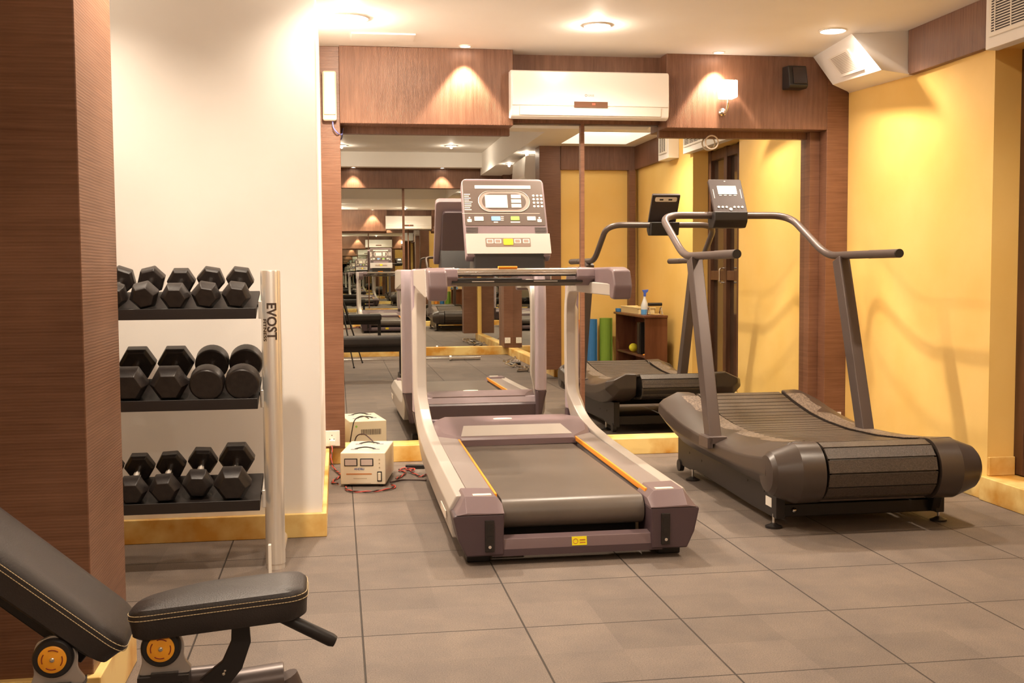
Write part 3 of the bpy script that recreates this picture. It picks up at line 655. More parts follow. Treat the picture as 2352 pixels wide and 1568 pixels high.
# ------------------------------------------------------------------ curved treadmill
def curved():
    t = thing('curved_treadmill', 'black motorless curved slat treadmill with bent tube handlebars beside the yellow wall', 'treadmill', (2.14, 1.8, 0))
    xa, xb = 1.905, 2.405                    # belt edges
    top = [(1.03, .383), (1.20, .356), (1.47, .331), (1.76, .320), (2.0, .326), (2.2, .342), (2.42, .378), (2.60, .418)]
    def ztop(y):
        if y <= top[0][0]: return top[0][1]
        for (a, b), (c_, d_) in zip(top, top[1:]):
            if y <= c_: return b+(d_-b)*(y-a)/(c_-a)
        return top[-1][1]
    # closed belt path
    loop = [(y, z) for y, z in top]
    for i in range(1, 13):
        a = PI/2-PI*i/12*.98; loop.append((2.605+.085*math.cos(a), .333+.085*math.sin(a)))
    loop += [(2.2, .21), (1.6, .175)]
    for i in range(0, 13):
        a = -PI/2-PI*i/12; loop.append((1.03+.122*math.cos(a), .261+.122*math.sin(a)))
    # resample
    L = [Vector((y, z, 0)) for y, z in loop]+[Vector((*loop[0], 0))]; seg = [(L[i+1]-L[i]).length for i in range(len(L)-1)]; tot = sum(seg); n = 62
    def at(s):
        s %= tot
        for i, q in enumerate(seg):
            if s <= q: return L[i]+(L[i+1]-L[i])*(s/q)
            s -= q
        return L[-1]
    k = MB()
    for i in range(n):
        s0 = i*tot/n; a, b = at(s0+.0042), at(s0+tot/n-.0042); d = (b-a).normalized(); nn = Vector((d.y, -d.x, 0))
        q = [a, b, b+nn*.012, a+nn*.012]; k.prism([(v.x, v.y) for v in q], 'X', xa+.012, xb-.012)
    link('slat_belt', k, SLAT, t)
    k = MB(); k.loft([[(xa+.02, y+(1.8-y)*.004, z+(.27-z)*.03) for y, z in loop], [(xb-.02, y+(1.8-y)*.004, z+(.27-z)*.03) for y, z in loop]], smooth=True); link('belt_bed', k, BLACK, t)
    ups = {-1: [(2.68, .385), (2.6, .405), (2.4, .345), (2.155, .306), (1.858, .293), (1.60, .285), (1.40, .288), (1.20, .303), (1.08, .318)]}
    Y = [2.66, 2.60, 2.45, 2.3, 2.155, 2.0, 1.858, 1.70, 1.56, 1.40, 1.25, 1.10, 1.02]
    U_ = [.385, .372, .345, .322, .306, .298, .292, .287, .285, .288, .298, .315, .322]
    Lo = [.33, .27, .225, .20, .192, .188, .188, .188, .188, .186, .184, .180, .178]
    for s in (-1, 1):
        f = (lambda x: x) if s < 0 else (lambda x: xa+xb-x)
        rings = [[(f(1.895), y, zt), (f(1.80), y, zt+.003), (f(1.690), y, zu), (f(1.684), y, (zu+zl)/2), (f(1.738), y, zl-.004), (f(1.895), y, zl)]
                 for y, zu, zl, zt in ((y, u_, l_, ztop(y)+.004) for y, u_, l_ in zip(Y, U_, Lo))]
        rings[0] = [(x+(f(1.85)-x)*.25, y, z) for x, y, z in rings[0]]
        k = MB(); k.loft(rings, smooth=False); link('side_cover', k, GUNP, t, bevel=.008, seg=3, sharp=30)
        # rear roller housing
        link('roller_cap', MB().lathe((f(1.903), 1.03, .258), (s, 0, 0), [(0, .05), (.0005, .127), (.100, .128), (.195, .092), (.212, .075), (.216, .02)], n=56), GUNP, t, sharp=16)
        rings = [[(f(1.90), y, ztop(y)+.007), (f(1.805), y, ztop(y)+.007), (f(1.805), y, ztop(y)+.004), (f(1.90), y, ztop(y)+.004)] for y in [1.12+i*.11 for i in range(14)]]
        k = MB(); k.loft(rings, smooth=False); link('foot_strip', k, MESHP, t)
        # chassis plate
        xs = sorted((f(1.77), f(1.81))); ch = link('chassis_plate', MB().prism([(1.11, .045), (1.11, .19), (2.50, .22), (2.50, .05), (2.3, .05), (2.2, .065), (1.4, .045)], 'X', *xs), BLACKM, t, bevel=.003)
        for y, z in ((1.25, .14), (1.45, .15), (2.1, .13), (2.3, .14)): link('bolt', MB().cyl((f(1.7685), y, z), (f(1.7705), y, z), .006, n=10), BLACK, ch)
        for y in (1.15, 2.26):
            x = f(1.775); ft = link('levelling_foot', MB().lathe((x, y, 0), (0, 0, 1), [(0, .036), (.008, .036), (.014, .02), (.02, .012)]), BLACKM, t)
            link('foot_screw', MB().cyl((x, y, .018), (x, y, .06), .006, n=10), CHROME, ft)
        # upright
        xm = 1.707 if s < 0 else 2.483; A, B = Vector((xm, 1.735, .285)), Vector((xm, 2.035, 1.158)); d = (B-A).normalized(); R = Matrix((Vector((1, 0, 0)), Vector((1, 0, 0)).cross(-d).normalized()*-1, d)).transposed()
        link('upright', MB().obox((A+B)/2, (.058, .082, (B-A).length), R), GUN, t, bevel=.004)
        k = MB(); k.obox((xm, 1.735, .300), (.09, .13, .035)); k.box(*((1.655, 1.683) if s < 0 else (2.507, 2.535)), 1.67, 1.80, .262, .315); link('upright_bracket', k, GUN, t, bevel=.003)
    # front transport wheels, cross frame, label
    for x in (1.775, 2.535):
        link('transport_wheel', MB().cyl((x-.012, 2.47, .045), (x+.012, 2.47, .045), .032, n=20), BLACK, t)
    link('cross_frame', MB().box(1.80, 2.51, 2.4, 2.46, .06, .12), BLACKM, t, bevel=.004); cf = link('cross_frame', MB().box(1.80, 2.51, 1.14, 1.20, .045, .10), BLACKM, t, bevel=.004)
    link('axle_bolt', MB().sphere((1.86, 1.135, .075), .012), CHROME, cf)
    link('access_plate', MB().box(1.86, 2.45, 1.10, 1.115, .115, .135), GUN, t)
    link('inspection_label', MB().box(1.7675, 1.7698, 1.16, 1.225, .085, .125), WPL, t)
    link('rear_chassis', MB().prism([(1.115, .05), (1.075, .16), (1.2, .16), (1.25, .05)], 'X', 2.48, 2.52), BLACKM, t, bevel=.004)
    # handlebar
    xl, xr = 1.706, 2.482; pts = [(xl, 1.44, 1.175), (xl, 2.20, 1.175), (1.70, 2.60, 1.405), (2.44, 2.60, 1.405), (xr, 2.20, 1.175), (xr, 1.44, 1.175)]
    full = fillet(pts[:2]+pts[2:], .11, 8)
    link('handlebar', MB().tube(full, .0195, n=18), GUN, t)
    for x in (xl, xr):
        g = link('hand_grip', MB().cyl((x, 1.436, 1.175), (x, 1.72, 1.175), .0205, n=20), GUN, t); link('end_cap', MB().cyl((x, 1.428, 1.175), (x, 1.44, 1.175), .0205, n=20), BLACK, g)
    # console
    base = link('console_base', MB().prism(rounded([(2.535, 1.425), (2.535, 1.37), (2.565, 1.335), (2.645, 1.335), (2.665, 1.422)], .01), 'X', 1.985, 2.175), BLACK, t, bevel=.006)
    O = Vector((1.988, 2.54, 1.414)); U = Vector((1, 0, 0)); V = Vector((0, .12, .195)).normalized(); Nn = U.cross(V); W, Hh = .188, .228
    def sl(u0, u1, v0, v1, n0, n1, k=None, r=0):
        pp = [(u0, v0), (u1, v0), (u1, v1), (u0, v1)]; pp = rounded(pp, r) if r else pp; k = k or MB()
        return k.loft([[O+U*a+V*b+Nn*n0 for a, b in pp], [O+U*a+V*b+Nn*n1 for a, b in pp]], smooth=False)
    con = link('console', sl(0, W, 0, Hh, -.022, 0, r=.008), mat('console_black', (.05, .036, .034), .5, spec=.25), t, bevel=.003)
    link('screen', sl(.042, .150, .128, .182, 0, .002), LCD2, con)
    k = MB()
    for i in range(7):
        if i == 3: continue
        q = O+U*(.028+i*.0225)+V*.040; k.cyl(q, q+Nn*.004, .0065, n=14)
    q = O+U*.0945+V*.026; k.cyl(q, q+Nn*.004, .009, n=14); link('button', k, WPL, con)
    k = MB(); [sl(.045+i*.028, .060+i*.028, .118, .122, 0, .001, k) for i in range(4)]; sl(.014, .017, .10, .16, 0, .001, k); sl(.170, .173, .10, .16, 0, .001, k); sl(.088, .096, .212, .216, 0, .001, k); link('printed_marks', k, PALE, con)
    k = MB(); sl(.02, .168, .18, .212, -.0245, -.022, k, .01); link('back_plate', k, PALE, con)
    k = MB(); sl(.05, .075, .19, .20, -.026, -.0245, k); sl(.11, .135, .19, .20, -.026, -.0245, k); link('back_socket', k, BLACK, con)
curved()

# ------------------------------------------------------------------ dumbbell rack
def rack():
    t = thing('dumbbell_rack', 'three tier dumbbell rack with a round brushed metal post against the partition', 'rack', (-.85, .95, 0))
    for x in (-.303, -1.47):
        ps = link('post', MB().lathe((x, .86, .02), (0, 0, 1), [(0, .036), (1.085, .036), (1.092, .034), (1.094, .028)], n=36), BRUSH, t)
        link('foot', MB().tube(fillet([(x, .86, .03), (x, 1.0, .03), (x, 1.22, .03)], .05), .028, n=20), BRUSH, t)
        link('foot_pad', MB().lathe((x, .86, 0), (0, 0, 1), [(0, .034), (.018, .034), (.022, .03)]), BRUSH, t)
        link('back_post', MB().box(x-.03, x+.0, 1.17, 1.21, .03, 1.0), BRUSH, t)
    # lettering wound down the post
    b = text_mb('EVOST', .050, (-.3155, .823, .995), (0, 0, -1), (1, 0, 0), bold=.0012, depth=.0008, maxw=.135)
    text_mb('FITNESS', .020, (-.3335, .829, .935), (0, 0, -1), (1, 0, 0), b, bold=.0006, depth=.0008, maxw=.082)
    import bmesh
    me = bpy.data.meshes.new('t'); me.from_pydata(b.v, [], b.f); bm = bmesh.new(); bm.from_mesh(me)
    for i in range(-9, 10):
        bmesh.ops.bisect_plane(bm, geom=bm.verts[:]+bm.edges[:]+bm.faces[:], plane_co=(-.303+i*.0035, 0, 0), plane_no=(1, 0, 0))
    bm.verts.index_update(); b = MB(); b.add([v.co.copy() for v in bm.verts], [[v.index for v in f.verts] for f in bm.faces]); bm.free(); bpy.data.meshes.remove(me)
    for v in b.v:                                            # wrap on the tube
        dx = v.x+.303; a = dx/.0365; rad = .0362+(.829-v.y)*.1 if v.y < .83 else .0362; v.x = -.303+rad*math.sin(a); v.y = .86-rad*math.cos(a)
    link('lettering', b, DKPR, t)
    S = .32
    for zf in (.965, .636, .262):
        k = MB(); y0, y1 = .785, 1.02
        z = lambda y: zf+(y-y0)*S
        pr = [(y0, zf-.028), (y0, zf+.012), (y0+.004, zf+.012), (y0+.004, z(y0+.004)-.004), (y1-.004, z(y1-.004)-.004), (y1, z(y1)-.007), (y1, z(y1)-.020), (y1-.01, z(y1)-.024), (y0+.01, zf-.024)]
        k.prism(pr, 'X', -1.44, -.352); link('shelf', k, BLACKM, t, bevel=.002)
        for x in (-.340, -1.436):
            k = MB(); k.prism([(y0+.06, zf-.03), (y0+.06, zf+.035), (y1+.15, z(y1)+.035), (y1+.15, z(y1)-.03), (y0+.20, z(y0+.2)-.085)], 'X', x-.008, x+.004); br = link('shelf_bracket', k, BRUSH, t, bevel=.002)
            kk = MB(); kk.cyl((x-.014, y0+.1, zf+.02), (x+.008, y0+.1, zf+.02), .008, n=10); kk.cyl((x-.014, y0+.15, zf+.01), (x+.008, y0+.15, zf+.01), .008, n=10); link('bolt', kk, BLACK, br)
rack()
def hexbell(R, hl, gl, round_=False):
    """handle along local Y, origin at the middle of the handle"""
    n = 30 if round_ else 6
    root = thing('dumbbell', 'x', 'dumbbell', (0, 0, 0))
    for s in (-1, 1):
        y0, y1 = s*gl/2, s*(gl/2+hl); ring = lambda y, r: [(r*math.cos(2*PI*(i)/n), y, r*math.sin(2*PI*(i)/n)) for i in range(n)]
        e0, e1, c0, c1 = (.82, .70, .16, .36) if not round_ else (.93, .90, .10, .12)
        k = MB(); k.loft([ring(y0, R*e0), ring(y0+s*c0*hl, R), ring(y1-s*c1*hl, R), ring(y1, R*e1)], smooth=round_)
        link('head', k, RUBBER, root, bevel=.0025, local=True)
    g = gl/2; k = MB(); k.lathe((0, -g-.004, 0), (0, 1, 0), [(0, .016), (.012, .016), (.03, .0125), (g+.004, .0165), (2*g-.022, .0125), (2*g-.004, .016), (2*g+.008, .016)], n=20)
    link('handle', k, CHROME, root, local=True); return root
HL = {}
SM, MD, LG, RD = hexbell(.0525, .060, .128), hexbell(.0560, .064, .130), hexbell(.068, .074, .138), hexbell(.062, .062, .132, True)
for p_, g_ in ((SM, .124), (MD, .129), (LG, .143), (RD, .128)): HL[p_.name] = g_
used = set()
def place_bell(proto, R, x, zf, roll, lab, grp, flat=True, dy=0, dx2=0):
    r = proto if proto.name not in used else copy_thing(proto); used.add(r.name); used.add(proto.name)
    S = math.atan(.32); ap = R*math.cos(PI/6) if flat else R
    a = math.radians(roll) % (PI/3); h = R*max(abs(math.sin(math.radians(roll)+k*PI/3)) for k in range(6)) if flat else R
    y = .798+(HL[proto.name])*math.cos(S)+dy; surf = zf+(y-.785)*.32-.004
    r.rotation_mode = 'YXZ'; r.rotation_euler = (S, math.radians(roll), dx2)
    h += .0012; r.location = (x-h*0, y-h*math.sin(S), surf+h*math.cos(S)+.002); tag(r, lab, 'dumbbell', grp)
G = 'dumbbells on the rack'
T, M_, B_ = 'top shelf', 'middle shelf', 'bottom shelf'
for i, (x, roll) in enumerate([(-.422, 8), (-.529, 10), (-.637, 0), (-.745, -14), (-.852, 20)]):
    place_bell(SM, .0525, x, .965, roll, ['black hex dumbbell on the top shelf, nearest the round post', 'black hex dumbbell on the top shelf, second from the round post', 'black hex dumbbell lying flat in the middle of the top shelf', 'black hex dumbbell on the top shelf, fourth from the round post', 'black hex dumbbell on the top shelf, half hidden by the brown pillar'][i], 'dumbbells on the top shelf')
for i, (x, pr, R, roll) in enumerate([(-.406, RD, .062, 0), (-.532, RD, .062, 0), (-.666, LG, .068, 0), (-.806, LG, .068, 0), (-.946, LG, .068, 0)]):
    place_bell(pr, R, x, .636, roll, ['round headed black dumbbell on the middle shelf, next to the round post', 'round headed black dumbbell on the middle shelf, beside the large hex one', 'large hex dumbbell on the middle shelf, beside the round headed pair', 'large hex dumbbell on the middle shelf, cut by the brown pillar', 'large hex dumbbell on the middle shelf, mostly behind the brown pillar'][i], 'dumbbells on the middle shelf', flat=pr is LG)
for i, (x, pr, R, roll, dy) in enumerate([(-.450, LG, .068, 0, 0), (-.578, MD, .0555, 3, .03), (-.692, MD, .0555, -3, .004), (-.806, MD, .0555, 0, 0), (-.920, MD, .0555, 0, .01)]):
    place_bell(pr, R, x, .262, roll, ['large hex dumbbell on the bottom shelf, nearest the round post', 'hex dumbbell on the bottom shelf, second from the post and pushed back', 'hex dumbbell on the bottom shelf, third from the round post', 'hex dumbbell on the bottom shelf, beside the brown pillar', 'hex dumbbell on the bottom shelf, only its back head showing past the pillar'][i], 'dumbbells on the bottom shelf', dy=dy)
tag(link('corner_protector', MB().box(-.314, -.304, .60, .625, 0, .148), WPL, bevel=.001), 'thin white upright strip standing on the floor before the rack post', 'strip')

# ------------------------------------------------------------------ voltage stabilizer and cords
def stabilizer():
    t = thing('voltage_stabilizer', 'ivory voltage stabilizer box with two meters on the floor beside the treadmill', 'voltage stabilizer', (.057, 2.40, 0), rot=(0, 0, -.155))
    k = MB(); W, D, Hh = .232, .40, .178
    link('case', k.box(-W/2, W/2, 0, D, .012, Hh), IVORY, t, bevel=.006, local=True)
    k = MB(); [k.cyl((x, y, 0), (x, y, .013), .012, n=12) for x in (-.09, .09) for y in (.03, D-.03)]; link('foot', k, BLACK, t, local=True)
    for i in range(2):
        x0 = -.096+i*.082; m = link('meter_frame', MB().box(x0, x0+.068, -.004, .002, .108, .148), BLACK, t, bevel=.002, local=True)
        link('meter_face', MB().box(x0+.005, x0+.063, -.0055, -.003, .113, .143), mat('meter_face', (.62, .52, .48), .3), m, local=True)
    sw = link('switch', MB().box(.073, .097, -.005, .002, .028, .080), BLACK, t, bevel=.002, local=True); link('rocker', MB().box(.077, .093, -.009, -.004, .034, .074), IVORY, sw, bevel=.002, local=True)
    b = text_mb('ANDELI', .015, (-.045, -.0005, .088), (1, 0, 0), (0, 0, 1), bold=.0004); link('lettering', b, NAVY, t, local=True)
    k = MB(); k.box(-.086, .045, -.0012, .001, .064, .070); link('printed_band', k, ORPR, t, local=True)
    b = text_mb('AVR STABILIZER', .009, (-.055, -.0005, .045), (1, 0, 0), (0, 0, 1)); k = MB()
    k = MB(); k.box(-.05, .02, -.0008, .001, .042, .045); k.box(-.07, .04, -.0008, .001, .018, .0205)
    for z in (.142, .122, .100): k.cyl((.085, -.002, z), (.085, .001, z), .004, n=10)
    link('printed_marks', k, TANPR, t, local=True)
    for y in (.10, .28):
        hd = link('carry_handle', MB().tube(fillet([(-.055, y, Hh+.003), (-.03, y, Hh+.010), (0, y, Hh+.014), (.03, y, Hh+.010), (.055, y, Hh+.003)], .02), .0035), BLACK, t, local=True)
        k = MB(); k.box(-.075, -.04, y-.008, y+.008, Hh, Hh+.004); k.box(.04, .075, y-.008, y+.008, Hh, Hh+.004); link('handle_end', k, mat('grey_handle_end', (.38, .40, .46), .4), hd, local=True)
    k = MB()
    for i in range(22): k.box(-.045+i*.0058, -.042+i*.0058, D-.001, D+.001, .09, .125)
    link('power_cord', MB().tube(fillet([(-.13, .44, .004), (-.12, .47, .10), (-.10, .47, .20), (-.05, .43, .215), (-.01, .36, .20), (.02, .31, .1815)], .06, 8), .0035), BLKW, t, local=True)
    link('rear_vent', k, SLOT, t, local=True); link('rear_stamp', MB().cyl((-.075, D-.001, .145), (-.075, D+.002, .145), .007, n=14), GREENB, t, local=True)
stabilizer()
def twist(pts, rr, name, lab, m1=REDW, m2=BLKW):
    P = fillet(pts, .06, 8); k = MB(); Q = [Vector(p) for p in P]; D = []
    for i in range(len(Q)-1):
        n = max(1, int((Q[i+1]-Q[i]).length/.006)); D += [Q[i].lerp(Q[i+1], j/n) for j in range(n)]
    D.append(Q[-1])
    for ph, mi in ((0, 0), (PI, 1)):
        out = []
        for i, p in enumerate(D):
            tn = (D[min(i+1, len(D)-1)]-D[max(i-1, 0)]).normalized(); a = Vector((0, 0, 1)); b = tn.cross(a).normalized(); th = ph+i*.55
            out.append(p+a*(math.sin(th)*rr)+b*(math.cos(th)*rr))
        k.tube(out, rr*.95, n=7, mi=mi)
    return tag(link(name, k, [m1, m2]), lab, 'cord')
r_ = .003
twist([(-.10, 3.05, .12), (-.105, 3.02, .09), (-.11, 2.98, .04), (-.09, 2.9, .008), (-.05, 2.70, .008), (-.095, 2.58, .008), (-.105, 2.50, .008), (-.07, 2.47, .008)], r_, 'extension_cord', 'red and black twisted cord from the low outlet to the stabilizer')
twist([(-.03, 2.38, .008), (-.035, 2.31, .008), (.0, 2.245, .008), (.08, 2.22, .008), (.17, 2.26, .008), (.225, 2.33, .008), (.20, 2.40, .008)], r_, 'extension_cord', 'red and black twisted cord looping on the floor before the stabilizer')
twist([(.235, 2.56, .008), (.28, 2.66, .008), (.30, 2.75, .008), (.25, 2.82, .008), (.31, 2.86, .012), (.36, 2.80, .012), (.30, 2.72, .018), (.29, 2.84, .02), (.345, 2.66, .008), (.37, 2.58, .008), (.40, 2.66, .008)], r_, 'extension_cord', 'tangled red and black cord between the stabilizer and the treadmill')
tag(link('extension_cord', MB().tube(fillet([(.20, 2.46, .008), (.26, 2.54, .004), (.33, 2.53, .004), (.39, 2.50, .004)], .05), .004), BLKW), 'thin black cord running from the stabilizer under the treadmill rail', 'cord')
tag(link('cable_connector', MB().obox((.36, 2.89, .012), (.11, .028, .022), Matrix.Rotation(-.25, 3, 'Z')), BLACK, bevel=.004), 'flat black connector block on the floor behind the tangled cord', 'connector')

# ------------------------------------------------------------------ adjustable bench at the left foreground
def bench():
    t = thing('adjustable_bench', 'black leather adjustable weight bench with amber wheels in the left foreground', 'weight bench', (-.35, -1.06, 0), rot=(0, 0, .05))
    def pad(name, O, U, V, Nn, outline, th, m=LEATH):
        """cushion: outline in (u,v) mm, thickness along -Nn, softly domed"""
        O, U, V, Nn = map(Vector, (O, U, V, Nn)); out = rounded(outline, .045, 6); cx_ = sum(a for a, _ in out)/len(out); cy_ = sum(b for _, b in out)/len(out)
        def ring(s, h): return [O+U*(cx_+(a-cx_)*s)+V*(cy_+(b-cy_)*s)+Nn*h for a, b in out]
        rings = [ring(.92, -th), ring(.97, -th+.006), ring(.985, -th*.5), ring(1.0, -.016), ring(.985, -.006), ring(.95, 0), ring(.7, .006), ring(.35, .009), ring(.05, .010)]
        k = MB(); k.loft(rings); p = link(name, k, m, t, local=True)
        for sc_, h in ((.992, -.009), (.999, -.018)):
            P = ring(sc_*1.004, h); P = P+[P[0]]; kk = MB(); D = []
            for i in range(len(P)-1):
                n = max(1, int((P[i+1]-P[i]).length/.006))
                for j in range(n): D.append((P[i].lerp(P[i+1], (j+.08)/n), P[i].lerp(P[i+1], (j+.92)/n)))
            for a, b in D: kk.tube([a, b], .0008, n=5)
            link('stitching', kk, THREAD, p, local=True)
        return p
    # seat
    s = math.radians(4.0); U = (math.cos(s), 0, math.sin(s)); Nn = (-math.sin(s), 0, math.cos(s))
    pad('seat', (-.128, -.145, .463), U, (0, 1, 0), Nn, [(0, .0), (.345, 0), (.35, .165), (.13, .17), (0.02, .11)], .058)
    a = math.radians(139.5); U = (math.cos(a), 0, math.sin(a)); Nn = (math.sin(a), 0, -math.cos(a))
    pad('backrest', (-.118, -.145, .392), U, (0, 1, 0), Nn, [(0, .02), (.80, -.005), (.80, .285), (0, .25)], .062)
    q = Vector((-.21, -.03, .375)); dU = Vector(U); k = MB(); k.obox(Vector((-.118, -.02, .392))+dU*.42-Vector(Nn)*.085, (.75, .05, .04), Matrix((dU, Vector((0, 1, 0)), Vector(Nn))).transposed()); link('backrest_beam', k, BLACKM, t, local=True, bevel=.004)
    # pivots
    for x, z in ((-.255, .382), (-.060, .388)):
        y = -.115; k = MB()
        k.prism(rounded([(x-.045, z-.056), (x-.036, z-.03), (x-.040, z), (x-.03, z+.03), (x, z+.042), (x+.03, z+.032), (x+.042, z), (x+.040, z-.025), (x+.055, z-.046), (x+.05, z-.056)], .008, 3), 'Y', y, y+.012)
        br = link('pivot_bracket', k, ALU, t, local=True, bevel=.002)
        wv = link('pivot_wheel', MB().lathe((x, y, z), (0, -1, 0), [(0, .037), (.010, .037), (.014, .034)], n=40), BLACK, t, local=True)
        k = MB(); k.lathe((x, y-.013, z), (0, -1, 0), [(0, .0255), (.004, .0255), (.005, .024)], n=36); h = link('wheel_hub', k, AMBER, wv, local=True)
        k = MB(); [k.ring((x, y-.0182, z), (0, -1, 0), .0185, .0011, n=10, m=6, arc=(.02+.25*i, .18+.25*i)) for i in range(4)]; link('hub_slot', k, mat('hub_red_brown', (.22, .03, .01), .5), wv, local=True)
        link('hub_bolt', MB().sphere((x, y-.018, z), .005, sc=(1, .6, 1)), CHROME, wv, local=True)
        k = MB(); k.box(x-.045, x+.05, y-.012, y+.05, z-.068, z-.056); k.box(x-.020, x+.030, y-.012, y+.0, z-.057, z-.050); k.box(x-.012, x+.036, y, y+.05, z-.30, z-.066)
        k.cyl((x-.028, y+.0, z-.09), (x-.028, y+.0, z-.066), .006, n=10); link('pivot_post', k, BLACKM, t, local=True)
    # main beam, curved seat strut, handle, legs
    link('main_beam', MB().tube([(-.62, 0, .20), (.17, 0, .265)], .034, n=20), GUN, t, local=True)
    arc = [(.055-.0, .40), (.05, .36), (.035, .325), (.01, .30)]
    outer = [(.102, .432), (.106, .37), (.088, .318), (.055, .278)]; inner = [(.070, .425), (.068, .375), (.050, .335), (.005, .30)]
    cs = link('seat_strut', MB().prism(outer+inner[::-1], 'Y', -.075, -.06), BLACKM, t, local=True, bevel=.002)
    k = MB(); k.sphere((.052, -.078, .312), .004); k.sphere((.055, -.078, .318), .003); link('strut_screw', k, CHROME, cs, local=True)
    link('pull_handle', MB().tube([(.13, -.10, .437), (.16, -.10, .430), (.262, -.10, .372), (.27, -.10, .368)], [.010, .0125, .0135, .011], n=16), BLACKM, t, local=True)
    link('strut_tube', MB().tube([(-.03, -.02, .29), (.05, -.02, .292)], .02), GUN, t, local=True)
    link('leg', MB().tube([(.17, 0, .27), (.26, 0, .04)], .028), GUN, t, local=True); link('leg', MB().tube([(-.60, 0, .2), (-.72, 0, .04)], .028), GUN, t, local=True)
    k = MB(); k.tube([(.26, -.22, .028), (.26, .22, .028)], .028); link('foot_bar', k, GUN, t, local=True); link('foot_bar', MB().tube([(-.72, -.25, .028), (-.72, .25, .028)], .028), GUN, t, local=True)
bench()

# ------------------------------------------------------------------ what the mirror shows behind the camera
t = thing('flat_bench', 'flat black padded bench seen across the mirror at the left', 'weight bench', (.1, -1.9, 0))
k = MB(); link('pad', k.box(-.42, .63, -2.04, -1.76, .345, .445), LEATH, t, bevel=.03, seg=4)
link('beam', MB().box(-.38, .62, -1.93, -1.87, .28, .345), BLACKM, t, bevel=.004)
for x in (-.34, .595):
    link('leg', MB().box(x-.025, x+.025, -1.93, -1.87, .05, .28), BLACKM, t, bevel=.004); link('foot', MB().box(x-.03, x+.03, -2.12, -1.68, 0, .05), BLACKM, t, bevel=.006)
t = thing('barbell', 'long chrome barbell lying on the floor before the opposite wall', 'barbell', (.75, -4.0, 0))
bx0, bx1 = -.1, 1.70; by = -4.08; zz = .03
link('shaft', MB().cyl((bx0, by, zz), (1.32, by, zz), .014), CHROME, t); link('sleeve', MB().cyl((1.33, by, zz), (bx1, by, zz), .025, n=20), CHROME, t); link('collar', MB().cyl((1.31, by, zz+.004), (1.335, by, zz+.004), .034), BRUSH, t)
link('sleeve', MB().cyl((bx0-.36, by, zz), (bx0-.01, by, zz), .025, n=20), CHROME, t); link('collar', MB().cyl((bx0-.02, by, zz+.004), (bx0, by, zz+.004), .034), BRUSH, t)
# chrome attachments heaped along the skirting
labs = ['chrome cable handle lying nearest the brown post in the heap by the skirting', 'chrome cable handle second from the brown post by the skirting', 'chrome cable handle in the middle of the heap by the skirting',
        'chrome cable handle fourth from the brown post by the skirting', 'chrome cable handle farthest from the brown post by the skirting']
for i in range(5):
    y = -2.35-i*.30; x = 1.98+(.03 if i % 2 else -.03); t = thing('gym_attachment', labs[i], 'cable attachment', (x, y, 0), rot=(0, 0, i*1.1), group='chrome cable handles by the skirting')
    link('stirrup', MB().tube(fillet([(-.06, 0, .018), (-.05, .10, .05), (.05, .10, .05), (.06, 0, .018)], .03), .008, n=8), CHROME, t, local=True)
    link('grip', MB().cyl((-.065, 0, .018), (.065, 0, .018), .017, n=14), BLACK if i % 2 else CHROME, t, local=True)
    link('swivel', MB().ring((0, .115, .055), (1, 0, 0), .018, .006, n=14, m=8), CHROME, t, local=True)
